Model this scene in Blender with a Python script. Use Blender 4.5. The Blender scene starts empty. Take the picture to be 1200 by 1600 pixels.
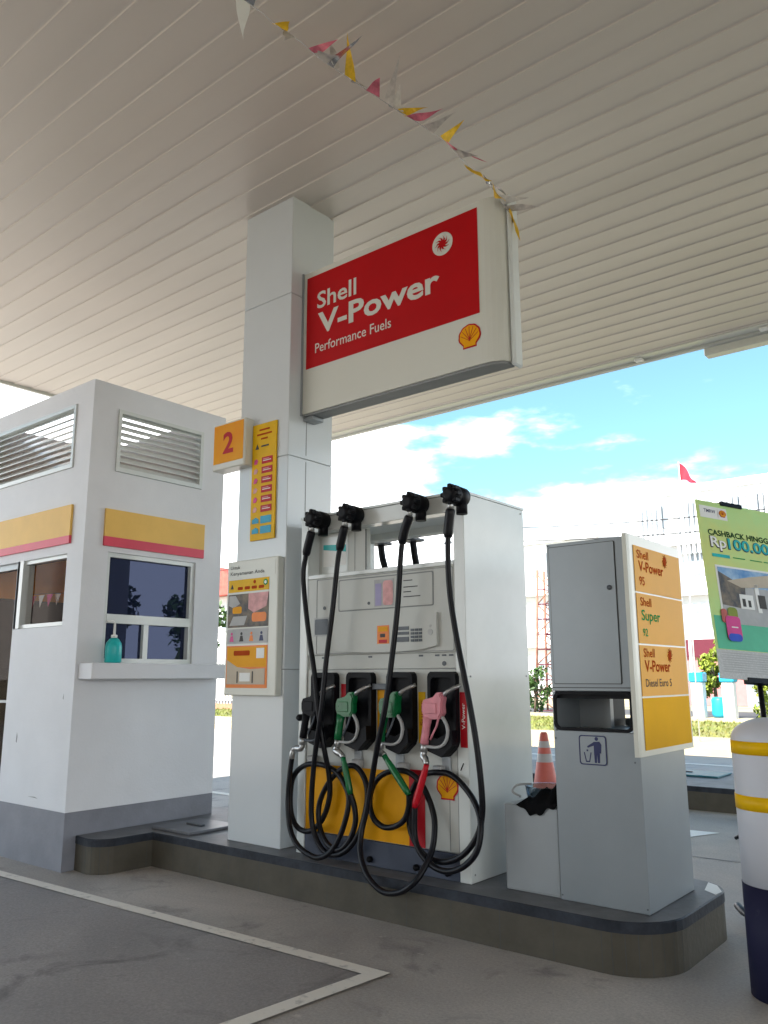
import bpy, math, random
from mathutils import Vector, Matrix
random.seed(7)
S = bpy.context.scene
C = S.collection
R = math.radians

# ------------------------------------------------------------------ camera
YAW, PITCH, ROLL, FPX = 39.23545306, 11.41342691, -0.19162003, 1274.24
fw = Vector((-math.sin(R(YAW))*math.cos(R(PITCH)), math.cos(R(YAW))*math.cos(R(PITCH)), math.sin(R(PITCH))))
r0 = Vector((math.cos(R(YAW)), math.sin(R(YAW)), 0)); u0 = r0.cross(fw)
cr, sr = math.cos(R(ROLL)), math.sin(R(ROLL))
rt = r0*cr + u0*sr; up = u0*cr - r0*sr
cam = bpy.data.objects.new('camera', bpy.data.cameras.new('camera')); C.objects.link(cam)
cam.matrix_world = Matrix(((rt.x, up.x, -fw.x, 0), (rt.y, up.y, -fw.y, 0), (rt.z, up.z, -fw.z, 1.35), (0, 0, 0, 1)))
cam.data.sensor_fit = 'VERTICAL'; cam.data.sensor_height = 36; cam.data.sensor_width = 27
cam.data.lens = FPX/1600*36; cam.data.clip_end = 2000; cam.data.clip_start = 0.05
S.camera = cam
S.render.resolution_x = 768; S.render.resolution_y = 1024

# ------------------------------------------------------------------ sky, sun, exposure
SUN_EL, SUN_AZ = 46.0, 188.0      # azimuth clockwise from +Y: the sun stands behind the camera
wd = bpy.data.worlds.new("World"); S.world = wd; wd.use_nodes = True
nt = wd.node_tree; nt.nodes.clear()
def N(nt, t, **k):
    n = nt.nodes.new(t)
    for a, b in k.items(): setattr(n, a, b)
    return n
out = N(nt, 'ShaderNodeOutputWorld'); bg = N(nt, 'ShaderNodeBackground')
sky = N(nt, 'ShaderNodeTexSky', sky_type='NISHITA', sun_disc=False)
sky.sun_elevation = R(SUN_EL); sky.sun_rotation = R(SUN_AZ); sky.dust_density = 0.4; sky.ozone_density = 1.0; sky.air_density = 1.0
tint = N(nt, 'ShaderNodeMix', data_type='RGBA', blend_type='MULTIPLY'); tint.inputs[0].default_value = 1
tint.inputs[7].default_value = (0.50, 0.76, 0.74, 1)
tc = N(nt, 'ShaderNodeTexCoord'); mp = N(nt, 'ShaderNodeMapping'); mp.inputs['Scale'].default_value = (3.0, 3.0, 9.0); mp.inputs['Location'].default_value = (0.6, 2.1, 0.3)
nz = N(nt, 'ShaderNodeTexNoise'); nz.inputs['Scale'].default_value = 1.5; nz.inputs['Detail'].default_value = 7; nz.inputs['Roughness'].default_value = 0.55
sep = N(nt, 'ShaderNodeSeparateXYZ')
hz = N(nt, 'ShaderNodeMapRange'); hz.inputs['From Min'].default_value = 0.08; hz.inputs['From Max'].default_value = 0.36; hz.inputs['To Min'].default_value = 0.33; hz.inputs['To Max'].default_value = -0.05
add = N(nt, 'ShaderNodeMath', operation='ADD')
rp = N(nt, 'ShaderNodeMapRange', interpolation_type='SMOOTHSTEP'); rp.inputs['From Min'].default_value = 0.57; rp.inputs['From Max'].default_value = 0.80; rp.inputs['To Min'].default_value = 0.025
mx = N(nt, 'ShaderNodeMix', data_type='RGBA'); mx.inputs[7].default_value = (11.5, 11.8, 12.0, 1)
L = nt.links.new
L(tc.outputs['Generated'], mp.inputs['Vector']); L(mp.outputs[0], nz.inputs['Vector'])
L(tc.outputs['Generated'], sep.inputs[0]); L(sep.outputs['Z'], hz.inputs['Value'])
dt = N(nt, 'ShaderNodeVectorMath', operation='DOT_PRODUCT'); dt.inputs[1].default_value = (-0.9, 0.42, 0)
dm = N(nt, 'ShaderNodeMapRange'); dm.inputs['From Min'].default_value = 0.83; dm.inputs['From Max'].default_value = 0.95; dm.inputs['To Max'].default_value = 0.40
ad2 = N(nt, 'ShaderNodeMath', operation='ADD'); L(tc.outputs['Generated'], dt.inputs[0]); L(dt.outputs['Value'], dm.inputs['Value'])
L(nz.outputs['Fac'], add.inputs[0]); L(hz.outputs[0], add.inputs[1]); L(add.outputs[0], ad2.inputs[0]); L(dm.outputs[0], ad2.inputs[1]); L(ad2.outputs[0], rp.inputs['Value'])
L(sky.outputs[0], tint.inputs[6]); L(tint.outputs[2], mx.inputs[6]); L(rp.outputs[0], mx.inputs[0])
L(mx.outputs[2], bg.inputs['Color']); bg.inputs['Strength'].default_value = 0.12; L(bg.outputs[0], out.inputs['Surface'])

sl = bpy.data.lights.new('sun', 'SUN'); sl.energy = 5.0; sl.angle = R(0.5); sl.color = (1, 0.95, 0.87)
so = bpy.data.objects.new('sun', sl); C.objects.link(so)
sd = Vector((math.sin(R(SUN_AZ))*math.cos(R(SUN_EL)), math.cos(R(SUN_AZ))*math.cos(R(SUN_EL)), math.sin(R(SUN_EL))))
so.rotation_euler = sd.to_track_quat('Z', 'Y').to_euler(); so.location = (0, -20, 30)
S.view_settings.view_transform = 'Standard'; S.view_settings.look = 'None'
S.view_settings.exposure = 1.65; S.view_settings.gamma = 1
S.cycles.max_bounces = 10; S.cycles.diffuse_bounces = 6; S.cycles.transparent_max_bounces = 12

# ------------------------------------------------------------------ materials
MATS = {}
def mat(name, col, rough=0.5, metal=0.0, var=0.06, scale=6.0, bump=0.0, bscale=40.0, coat=0.0, col2=None, stretch=(1, 1, 1), spec=0.3, detail=5, ramp=(0.35, 0.65)):
    if name in MATS: return MATS[name]
    m = bpy.data.materials.new(name); m.use_nodes = True; t = m.node_tree; t.nodes.clear()
    o = N(t, 'ShaderNodeOutputMaterial'); p = N(t, 'ShaderNodeBsdfPrincipled')
    p.inputs['Roughness'].default_value = rough; p.inputs['Metallic'].default_value = metal
    p.inputs['Coat Weight'].default_value = coat; p.inputs['Coat Roughness'].default_value = 0.08
    p.inputs['Specular IOR Level'].default_value = spec
    c = N(t, 'ShaderNodeTexCoord'); mpn = N(t, 'ShaderNodeMapping'); mpn.inputs['Scale'].default_value = stretch
    t.links.new(c.outputs['Object'], mpn.inputs['Vector'])
    n = N(t, 'ShaderNodeTexNoise'); n.inputs['Scale'].default_value = scale; n.inputs['Detail'].default_value = detail; n.inputs['Roughness'].default_value = 0.6
    t.links.new(mpn.outputs[0], n.inputs['Vector'])
    r = N(t, 'ShaderNodeValToRGB'); r.color_ramp.elements[0].position = ramp[0]; r.color_ramp.elements[1].position = ramp[1]
    a = tuple(max(0, x*(1-var)) for x in col) + (1,); b = tuple(min(1, x*(1+var)) for x in col) + (1,)
    if col2: a = tuple(col2) + (1,); b = tuple(col) + (1,)
    r.color_ramp.elements[0].color = a; r.color_ramp.elements[1].color = b
    t.links.new(n.outputs['Fac'], r.inputs['Fac']); t.links.new(r.outputs[0], p.inputs['Base Color'])
    rr = N(t, 'ShaderNodeMapRange'); rr.inputs['To Min'].default_value = max(0.02, rough*0.93); rr.inputs['To Max'].default_value = min(1, rough*1.07)
    t.links.new(n.outputs['Fac'], rr.inputs['Value']); t.links.new(rr.outputs[0], p.inputs['Roughness'])
    if bump:
        n2 = N(t, 'ShaderNodeTexNoise'); n2.inputs['Scale'].default_value = bscale; n2.inputs['Detail'].default_value = 4
        t.links.new(mpn.outputs[0], n2.inputs['Vector'])
        bp = N(t, 'ShaderNodeBump'); bp.inputs['Strength'].default_value = bump; bp.inputs['Distance'].default_value = 0.01
        t.links.new(n2.outputs['Fac'], bp.inputs['Height']); t.links.new(bp.outputs[0], p.inputs['Normal'])
    t.links.new(p.outputs[0], o.inputs['Surface'])
    MATS[name] = m; return m
def glass_mat(name, tcol, gloss, rough=0.01, gc=(.6,.64,.7), body=None, bodyfac=0.0, gmax=1.0):
    m = bpy.data.materials.new(name); m.use_nodes = True; t = m.node_tree; t.nodes.clear()
    o = N(t, 'ShaderNodeOutputMaterial'); tr = N(t, 'ShaderNodeBsdfTransparent'); tr.inputs[0].default_value = tcol + (1,)
    g = N(t, 'ShaderNodeBsdfGlossy'); g.inputs['Roughness'].default_value = rough; g.inputs['Color'].default_value = gc+(1,)
    f = N(t, 'ShaderNodeLayerWeight'); f.inputs['Blend'].default_value = 0.12
    a = N(t, 'ShaderNodeMapRange'); a.inputs['To Min'].default_value = gloss; a.inputs['To Max'].default_value = gmax
    t.links.new(f.outputs['Fresnel'], a.inputs['Value'])
    s = N(t, 'ShaderNodeMixShader'); first = tr
    if body:
        d = N(t, 'ShaderNodeBsdfDiffuse'); d.inputs[0].default_value = body + (1,)
        s2 = N(t, 'ShaderNodeMixShader'); s2.inputs[0].default_value = bodyfac
        t.links.new(tr.outputs[0], s2.inputs[1]); t.links.new(d.outputs[0], s2.inputs[2]); first = s2
    t.links.new(a.outputs[0], s.inputs[0]); t.links.new(first.outputs[0], s.inputs[1]); t.links.new(g.outputs[0], s.inputs[2])
    t.links.new(s.outputs[0], o.inputs['Surface']); MATS[name] = m; return m

WHITEWALL = mat('painted_wall', (0.66, 0.665, 0.69), 0.55, var=0.05, scale=1.3, detail=9, bump=0.12, bscale=60)
PLINTHM = mat('grey_plinth_paint', (0.20, 0.205, 0.235), 0.5, var=0.12, scale=3, bump=0.15, bscale=50)
CLAD = mat('column_cladding', (0.58, 0.61, 0.63), 0.22, var=0.012, scale=2, coat=0.4)
SOFFIT = mat('soffit_strip', (0.60, 0.545, 0.49), 0.38, var=0.045, scale=0.8, stretch=(0.25, 1.5, 1))
WHITE = mat('white_sheet_metal', (0.62, 0.645, 0.63), 0.24, var=0.045, scale=2.2, detail=9, coat=0.35)
WHITE2 = mat('white_panel', (0.50, 0.505, 0.475), 0.4, var=0.015, scale=3)
SIGNW = mat('sign_white', (0.62, 0.62, 0.56), 0.33, var=0.02, scale=1.5, coat=0.2)
RED = mat('sign_red', (0.44, 0.003, 0.006), 0.4, spec=.15, var=0.05, scale=3)
REDL = mat('label_red', (0.45, 0.006, 0.015), 0.4, spec=.2)
PINKRED = mat('red_band', (0.62, 0.06, 0.10), 0.4, var=0.1, scale=2)
YEL = mat('yellow', (0.76, 0.34, 0.002), 0.45, spec=.15, var=0.05, scale=2)
YELB = mat('band_yellow', (0.74, 0.46, 0.12), 0.45, spec=.2, var=0.08, scale=1.5)
YELP = mat('panel_yellow', (0.76, 0.40, 0.012), 0.6, var=0.05, scale=2, spec=.03)
YELP2 = mat('panel_yellow_sheen', (0.78, 0.39, 0.06), 0.5, var=0.05, scale=2, spec=.08)  # reflected sheen on the upper price fields, put into a paler yellow
YELT = mat('tape_yellow', (0.72, 0.42, 0.003), 0.4, spec=.15, var=0.08)
ORG = mat('orange', (0.75, 0.2, 0.02), 0.4)
GREY = mat('cabinet_grey', (0.245, 0.27, 0.29), 0.36, 0.3, var=0.04, scale=2.5, coat=0.1)
GREYL = mat('light_grey_metal', (0.30, 0.32, 0.335), 0.36, 0.25, var=0.03, scale=3)
DGREY = mat('dark_grey', (0.09, 0.10, 0.115), 0.4, var=0.15)
BLUEGREY = mat('dispenser_base_paint', (0.05, 0.06, 0.09), 0.45, var=0.12)
SEAM = mat('seam_dark', (0.06, 0.065, 0.065), 0.6)
SEAML = mat('seam_grey', (0.24, 0.25, 0.25), 0.6)
BLACK = mat('black_plastic', (0.005, 0.005, 0.007), 0.5, var=0.2, bump=0.1, bscale=120, spec=.14)
RUBBER = mat('black_rubber', (0.006, 0.006, 0.009), 0.38, var=0.2, spec=0.2)
CHROME = mat('dull_metal', (0.42, 0.42, 0.42), 0.35, 0.85, var=0.15, scale=30)
GREENP = mat('green_plastic', (0.003, 0.12, 0.035), 0.28, var=0.15, scale=20, spec=.45)
PINKP = mat('pink_plastic', (0.60, 0.22, 0.26), 0.45, var=0.08, scale=20)
REDP = mat('red_plastic', (0.48, 0.004, 0.015), 0.4, var=0.1)
CYAN = mat('cyan_plastic', (0.02, 0.42, 0.42), 0.3, var=0.05)
CYANL = mat('cyan_print', (0.02, 0.32, 0.5), 0.4)
NAVY = mat('navy_paint', (0.018, 0.018, 0.045), 0.55, spec=.07, scale=10, col2=(0.07, 0.07, 0.09), ramp=(0.28, 0.35), detail=10)
NAVYP = mat('navy_print', (0.02, 0.025, 0.09), 0.4)
BOLW = mat('bollard_white', (0.54, 0.55, 0.60), 0.4, scale=9, col2=(0.30, 0.30, 0.32), ramp=(0.27, 0.345), detail=10)
KERBS = mat('kerb_tile', (0.085, 0.076, 0.06), 0.5, var=0.13, scale=4, spec=.15, bump=0.2, bscale=30)
KERBT = mat('island_top', (0.15, 0.152, 0.16), 0.5, var=0.25, scale=4, detail=9, spec=.2, bump=0.15, bscale=40)
KERBN = mat('kerb_nosing', (0.030, 0.034, 0.044), 0.5, var=0.3, scale=9, spec=.15, bump=.2)
PAINT = mat('road_paint', (0.78, 0.73, 0.66), 0.7, var=0.1, scale=14, col2=(0.48, 0.45, 0.42), ramp=(0.30, 0.44), bump=0.2)
SAND = mat('dry_ground', (0.42, 0.37, 0.27), 0.9, scale=0.5, col2=(0.30, 0.27, 0.17), bump=0.3, bscale=10, detail=8)
ROADM = mat('road_asphalt', (0.075, 0.075, 0.08), 0.8, var=0.2, scale=1)
PAVE = mat('pavement_slab', (0.42, 0.35, 0.23), 0.8, var=0.12, scale=0.8)
GRASSM = mat('grass_blades', (0.16, 0.19, 0.04), 0.7, scale=0.7, col2=(0.20, 0.18, 0.06))
LEAF = mat('leaf', (0.07, 0.13, 0.03), 0.55, scale=1.5, col2=(0.03, 0.07, 0.015))
LEAFY = mat('yellow_green_leaf', (0.28, 0.32, 0.03), 0.55, scale=2, col2=(0.12, 0.18, 0.03))
BARK = mat('bark', (0.14, 0.10, 0.07), 0.85, var=0.3, scale=10, bump=0.5)
BLDW = mat('building_white', (0.66, 0.66, 0.66), 0.7, var=0.05, scale=0.4)
BLDG = mat('building_window', (0.22, 0.25, 0.28), 0.2, var=0.2)
LOUVG = mat('sunshade_louvre', (0.8, 0.82, 0.84), 0.5)
PINKW = mat('pink_wall', (0.42, 0.17, 0.17), 0.7, var=0.06)
MAROON = mat('maroon_panel', (0.10, 0.012, 0.025), 0.6)
ROOFR = mat('red_roof', (0.45, 0.09, 0.07), 0.7, var=0.2, scale=3)
RUST = mat('orange_steel', (0.26, 0.12, 0.08), 0.6, var=0.25)
BROWNREFL = mat('soffit_reflection_brown', (0.85, 0.33, 0.04), 0.6, var=0.1)  # tan soffit reflected in the window glass, put into the lining colour
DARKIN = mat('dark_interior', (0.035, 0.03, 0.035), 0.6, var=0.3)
BANG = mat('banner_green', (0.46, 0.72, 0.28), 0.5, scale=1.2, col2=(0.64, 0.66, 0.20))
TEALB = mat('banner_teal', (0.10, 0.46, 0.28), 0.5)
PAPER = mat('paper_grey', (0.50, 0.50, 0.50), 0.6, var=0.12, scale=60)
PAPERW = mat('paper_white', (0.78, 0.78, 0.76), 0.5, var=0.02)
PHSKY = mat('print_sky', (0.10, 0.26, 0.55), 0.5, scale=6, col2=(0.4, 0.55, 0.7))
PHDARK = mat('print_dark', (0.07, 0.07, 0.075), 0.5, scale=12, col2=(0.22, 0.17, 0.12))
PHTAN = mat('print_tan', (0.50, 0.42, 0.32), 0.5)
PHGREY = mat('print_grey', (0.40, 0.40, 0.40), 0.5, var=0.1)
PHPINK = mat('print_pink', (0.62, 0.32, 0.32), 0.5, var=0.15, scale=20)
MAG = mat('magenta_print', (0.62, 0.05, 0.24), 0.4)
TXTG = mat('print_text_grey', (0.10, 0.10, 0.10), 0.9, spec=0)
TXTGR = mat('green_print', (0.03, 0.30, 0.10), 0.9, spec=0)
TXTR = mat('faded_red_print', (0.42, 0.07, 0.02), 0.9, spec=0)
CONEM = mat('cone_orange', (0.46, 0.10, 0.075), 0.45, var=0.1)
CONEW = mat('cone_reflective', (0.36, 0.33, 0.32), 0.5)
CLOTH = mat('black_cloth', (0.006, 0.006, 0.007), 0.9, spec=.05, var=0.3, bump=0.5, bscale=80)
SILV = mat('silver_foil', (0.62, 0.62, 0.64), 0.22, 0.9, var=0.1, scale=20)
PENY = mat('pennant_yellow', (0.72, 0.45, 0.03), 0.3, 0.2, var=0.2, scale=20)
PENP = mat('pennant_pink', (0.62, 0.16, 0.22), 0.3, 0.2, var=0.2, scale=20)
PENW = mat('pennant_white', (0.50, 0.46, 0.43), 0.35, 0.1, var=0.2, scale=20)
PENB = mat('pennant_blue', (0.03, 0.07, 0.5), 0.35, var=0.1)
PENGR = mat('pennant_green', (0.02, 0.4, 0.12), 0.35, var=0.1)
FLAGR = mat('flag_red', (0.62, 0.02, 0.04), 0.6, var=0.1)
WIRE = mat('cable', (0.03, 0.03, 0.035), 0.6)
GL_WIN = glass_mat('clear_window_glass', (0.94, 0.93, 0.92), 0.0, gc=(.25,.22,.2), gmax=.10)
GL_TINT = glass_mat('tinted_window_glass', (0.10, 0.12, 0.2), 0.06, gc=(.30,.36,.58), body=(0.012, 0.016, 0.04), bodyfac=0.75)
GL_JUG = glass_mat('clear_plastic', (0.8, 0.85, 0.85), 0.15, 0.05)

def concrete(name, c1, c2, stain, rough=.75):
    m = bpy.data.materials.new(name); m.use_nodes = True; t = m.node_tree; t.nodes.clear()
    o = N(t, 'ShaderNodeOutputMaterial'); p = N(t, 'ShaderNodeBsdfPrincipled'); p.inputs['Specular IOR Level'].default_value = .25
    c = N(t, 'ShaderNodeTexCoord')
    def noise(sc, det, rg_, dist=0.0):
        n = N(t, 'ShaderNodeTexNoise'); n.inputs['Scale'].default_value = sc; n.inputs['Detail'].default_value = det; n.inputs['Roughness'].default_value = rg_; n.inputs['Distortion'].default_value = dist
        t.links.new(c.outputs['Object'], n.inputs['Vector']); return n
    def mapr(n, a, b_, lo, hi):
        k = N(t, 'ShaderNodeMapRange'); k.inputs['From Min'].default_value = a; k.inputs['From Max'].default_value = b_; k.inputs['To Min'].default_value = lo; k.inputs['To Max'].default_value = hi
        t.links.new(n.outputs['Fac'], k.inputs['Value']); return k
    big = mapr(noise(1.0, 8, .62, .6), .36, .64, 0, 1)
    mx1 = N(t, 'ShaderNodeMix', data_type='RGBA'); mx1.inputs[6].default_value = c2+(1,); mx1.inputs[7].default_value = c1+(1,); t.links.new(big.outputs[0], mx1.inputs[0])
    st = mapr(noise(2.3, 6, .6, 1.2), .56, .70, 0, .85)
    mx2 = N(t, 'ShaderNodeMix', data_type='RGBA'); mx2.inputs[7].default_value = stain+(1,); t.links.new(st.outputs[0], mx2.inputs[0]); t.links.new(mx1.outputs[2], mx2.inputs[6])
    fine = mapr(noise(70, 4, .8), .3, .7, .78, 1.18)
    mx3 = N(t, 'ShaderNodeMix', data_type='RGBA', blend_type='MULTIPLY'); mx3.inputs[0].default_value = 1; t.links.new(mx2.outputs[2], mx3.inputs[6])
    cb = N(t, 'ShaderNodeCombineColor'); 
    for i in range(3): t.links.new(fine.outputs[0], cb.inputs[i])
    t.links.new(cb.outputs[0], mx3.inputs[7])
    sp = mapr(noise(9, 3, .5), .70, .74, 0, .35)
    mx4 = N(t, 'ShaderNodeMix', data_type='RGBA'); mx4.inputs[7].default_value = (min(1, c1[0]*1.5), min(1, c1[1]*1.5), min(1, c1[2]*1.5), 1); t.links.new(sp.outputs[0], mx4.inputs[0]); t.links.new(mx3.outputs[2], mx4.inputs[6])
    t.links.new(mx4.outputs[2], p.inputs['Base Color'])
    rr = N(t, 'ShaderNodeMapRange'); rr.inputs['To Min'].default_value = rough-.22; rr.inputs['To Max'].default_value = rough+.12; t.links.new(big.outputs[0], rr.inputs['Value']); t.links.new(rr.outputs[0], p.inputs['Roughness'])
    bp = N(t, 'ShaderNodeBump'); bp.inputs['Strength'].default_value = .35; bp.inputs['Distance'].default_value = .006
    t.links.new(noise(45, 6, .7).outputs['Fac'], bp.inputs['Height']); t.links.new(bp.outputs[0], p.inputs['Normal'])
    t.links.new(p.outputs[0], o.inputs['Surface']); MATS[name] = m; return m
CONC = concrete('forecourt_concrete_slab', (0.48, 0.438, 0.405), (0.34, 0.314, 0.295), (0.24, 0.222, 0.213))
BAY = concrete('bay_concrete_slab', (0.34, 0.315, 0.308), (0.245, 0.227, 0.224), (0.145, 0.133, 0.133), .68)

# ------------------------------------------------------------------ mesh helpers
WL = {}
class MB:
    def __init__(s): s.v = []; s.f = []; s.m = []; s.sm = []; s.mats = []
    def mi(s, m):
        if m not in s.mats: s.mats.append(m)
        return s.mats.index(m)
    def poly(s, pts, faces, m, smooth=False):
        b = len(s.v); s.v += [Vector(p) for p in pts]; k = s.mi(m)
        for f in faces: s.f.append([b+i for i in f]); s.m.append(k); s.sm.append(smooth)
    def box(s, x0, x1, y0, y1, z0, z1, m, bev=0.0):
        if bev > 0:
            bev = min(bev, (x1-x0)/2.2, (y1-y0)/2.2, (z1-z0)/2.2)
            P = {}; pts = []; 
            for sx in (0, 1):
                for sy in (0, 1):
                    for sz in (0, 1):
                        cx = (x0, x1)[sx]; cy = (y0, y1)[sy]; cz = (z0, z1)[sz]
                        dx, dy, dz = bev*(1-2*sx), bev*(1-2*sy), bev*(1-2*sz)
                        P[sx, sy, sz] = len(pts); pts += [(cx, cy+dy, cz+dz), (cx+dx, cy, cz+dz), (cx+dx, cy+dy, cz)]
            F = []
            for a in (0, 1):
                q = [P[a, 0, 0], P[a, 1, 0], P[a, 1, 1], P[a, 0, 1]]; F.append(q if a else q[::-1])
                q = [P[0, a, 0]+1, P[1, a, 0]+1, P[1, a, 1]+1, P[0, a, 1]+1]; F.append(q[::-1] if a else q)
                q = [P[0, 0, a]+2, P[1, 0, a]+2, P[1, 1, a]+2, P[0, 1, a]+2]; F.append(q if a else q[::-1])
            for a in (0, 1):
                for b in (0, 1):
                    f = [P[a, b, 0]+0, P[a, b, 1]+0, P[a, b, 1]+1, P[a, b, 0]+1]; F.append(f if a != b else f[::-1])
                    f = [P[a, 0, b]+0, P[a, 1, b]+0, P[a, 1, b]+2, P[a, 0, b]+2]; F.append(f if a == b else f[::-1])
                    f = [P[0, a, b]+1, P[1, a, b]+1, P[1, a, b]+2, P[0, a, b]+2]; F.append(f if a != b else f[::-1])
            for k, i in P.items():
                f = [i, i+1, i+2]; F.append(f if sum(k) % 2 else f[::-1])
            s.poly(pts, F, m)
            return
        s.poly([(x0, y0, z0), (x1, y0, z0), (x1, y1, z0), (x0, y1, z0), (x0, y0, z1), (x1, y0, z1), (x1, y1, z1), (x0, y1, z1)],
               [(0, 3, 2, 1), (4, 5, 6, 7), (0, 1, 5, 4), (1, 2, 6, 5), (2, 3, 7, 6), (3, 0, 4, 7)], m)
    def prism(s, pts, axis, a0, a1, m):      # 2D outline extruded along an axis
        def P(p, h): return {'x': (h, p[0], p[1]), 'y': (p[0], h, p[1]), 'z': (p[0], p[1], h)}[axis]
        n = len(pts)
        s.poly([P(p, a0) for p in pts] + [P(p, a1) for p in pts],
               [tuple(range(n))[::-1], tuple(range(n, 2*n))] + [(i, (i+1) % n, n+(i+1) % n, n+i) for i in range(n)], m)
    def flat(s, F, pts, m, d0=0.0, t=0.003):  # thin plate on a frame F=(origin,u,v)
        o, u, v = F; n = u.cross(v); k = len(pts)
        A = [o+u*p[0]+v*p[1]+n*d0 for p in pts]; B = [q+n*t for q in A]
        s.poly(A+B, [tuple(range(k))[::-1], tuple(range(k, 2*k))] + [(i, (i+1) % k, k+(i+1) % k, k+i) for i in range(k)], m)
    def rect(s, F, a0, a1, b0, b1, m, d0=0.0, t=0.003): s.flat(F, [(a0, b0), (a1, b0), (a1, b1), (a0, b1)], m, d0, t)
    def tube(s, pts, rad, m, n=10, caps=True, smooth=True, flatz=1.0):
        pts = [Vector(p) for p in pts]; k = len(pts)
        rads = rad if isinstance(rad, (list, tuple)) else [rad]*k
        b = len(s.v); mi = s.mi(m); prev = None
        for i, p in enumerate(pts):
            t = (pts[min(i+1, k-1)] - pts[max(i-1, 0)]).normalized()
            if prev is None: a = Vector((0, 1, 0)) if abs(t.y) < 0.9 else Vector((1, 0, 0)); prev = t.cross(a).normalized()
            prev = (prev - t*prev.dot(t)).normalized(); q = t.cross(prev)
            for j in range(n):
                an = 2*math.pi*j/n; s.v.append(p + (prev*math.cos(an) + q*math.sin(an)*flatz)*rads[i])
        for i in range(k-1):
            for j in range(n):
                s.f.append([b+i*n+j, b+i*n+(j+1) % n, b+(i+1)*n+(j+1) % n, b+(i+1)*n+j]); s.m.append(mi); s.sm.append(smooth)
        if caps:
            s.f.append([b+j for j in range(n)][::-1]); s.m.append(mi); s.sm.append(False)
            s.f.append([b+(k-1)*n+j for j in range(n)]); s.m.append(mi); s.sm.append(False)
    def lathe(s, c, prof, m, n=32, axis='z', smooth=True, mats=None):
        c = Vector(c); b = len(s.v)
        for r_, h in prof:
            for j in range(n):
                a = 2*math.pi*j/n; x, y = r_*math.cos(a), r_*math.sin(a)
                s.v.append(c + Vector({'z': (x, y, h), 'y': (x, h, y), 'x': (h, x, y)}[axis]))
        for i in range(len(prof)-1):
            mm = s.mi(mats[i] if mats else m)
            for j in range(n):
                s.f.append([b+i*n+j, b+i*n+(j+1) % n, b+(i+1)*n+(j+1) % n, b+(i+1)*n+j]); s.m.append(mm); s.sm.append(smooth)
        s.f.append([b+j for j in range(n)][::-1]); s.m.append(s.mi(mats[0] if mats else m)); s.sm.append(False)
        s.f.append([b+(len(prof)-1)*n+j for j in range(n)]); s.m.append(s.mi(mats[-1] if mats else m)); s.sm.append(False)
    def build(s, name, parent=None, loc=None, label=None):
        base = Vector(loc) if loc is not None else (WL[parent.name] if parent else Vector((0, 0, 0)))
        me = bpy.data.meshes.new(name); me.from_pydata([tuple(p-base) for p in s.v], [], s.f)
        for m in s.mats: me.materials.append(m)
        me.polygons.foreach_set('material_index', s.m); me.polygons.foreach_set('use_smooth', s.sm); me.update()
        o = bpy.data.objects.new(name, me); C.objects.link(o); WL[o.name] = base
        if parent: o.parent = parent; o.location = base - WL[parent.name]
        else: o.location = base
        if label: o['label'] = label
        return o
def thing(name, loc, label, cat, group=None):
    o = bpy.data.objects.new(name, None); C.objects.link(o); o.location = loc; WL[o.name] = Vector(loc)
    o.empty_display_size = 0.2; o['label'] = label; o['category'] = cat
    if group: o['group'] = group
    return o
def tag(o, label, cat, group=None, kind=None):
    o['label'] = label; o['category'] = cat
    if group: o['group'] = group
    if kind: o['kind'] = kind
    return o
def struct(o, label=None):
    o['kind'] = 'structure'
    if label: o['label'] = label
    return o
def FY(y): return (Vector((0, y, 0)), Vector((1, 0, 0)), Vector((0, 0, 1)))       # faces -Y, coords (x,z)
def FX(x): return (Vector((x, 0, 0)), Vector((0, 1, 0)), Vector((0, 0, 1)))       # faces +X, coords (y,z)
_tc = {}
def glyphs(txt, off):
    if (txt, off) in _tc: return _tc[txt, off]
    cu = bpy.data.curves.new('t', 'FONT'); cu.body = txt; cu.offset = off; cu.resolution_u = 3; cu.size = 1
    ob = bpy.data.objects.new('t', cu); C.objects.link(ob)
    dg = bpy.context.evaluated_depsgraph_get(); me = bpy.data.meshes.new_from_object(ob.evaluated_get(dg))
    r = ([tuple(v.co) for v in me.vertices], [list(p.vertices) for p in me.polygons])
    bpy.data.objects.remove(ob); bpy.data.curves.remove(cu); bpy.data.meshes.remove(me); _tc[txt, off] = r; return r
def text(mb, F, txt, a0, a1, base, cap, m, d=0.004, off=0.01, shear=0.0):
    V, P = glyphs(txt, off); x0 = min(v[0] for v in V); x1 = max(v[0] for v in V); CH = 0.73
    o, u, v = F; n = u.cross(v)
    A = []
    for p in V:
        yy = p[1]/CH*cap; A.append(o + u*(a0+(p[0]-x0)/(x1-x0)*(a1-a0)+yy*shear) + v*(base+yy) + n*d)
    mb.poly(A, P, m)
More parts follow.
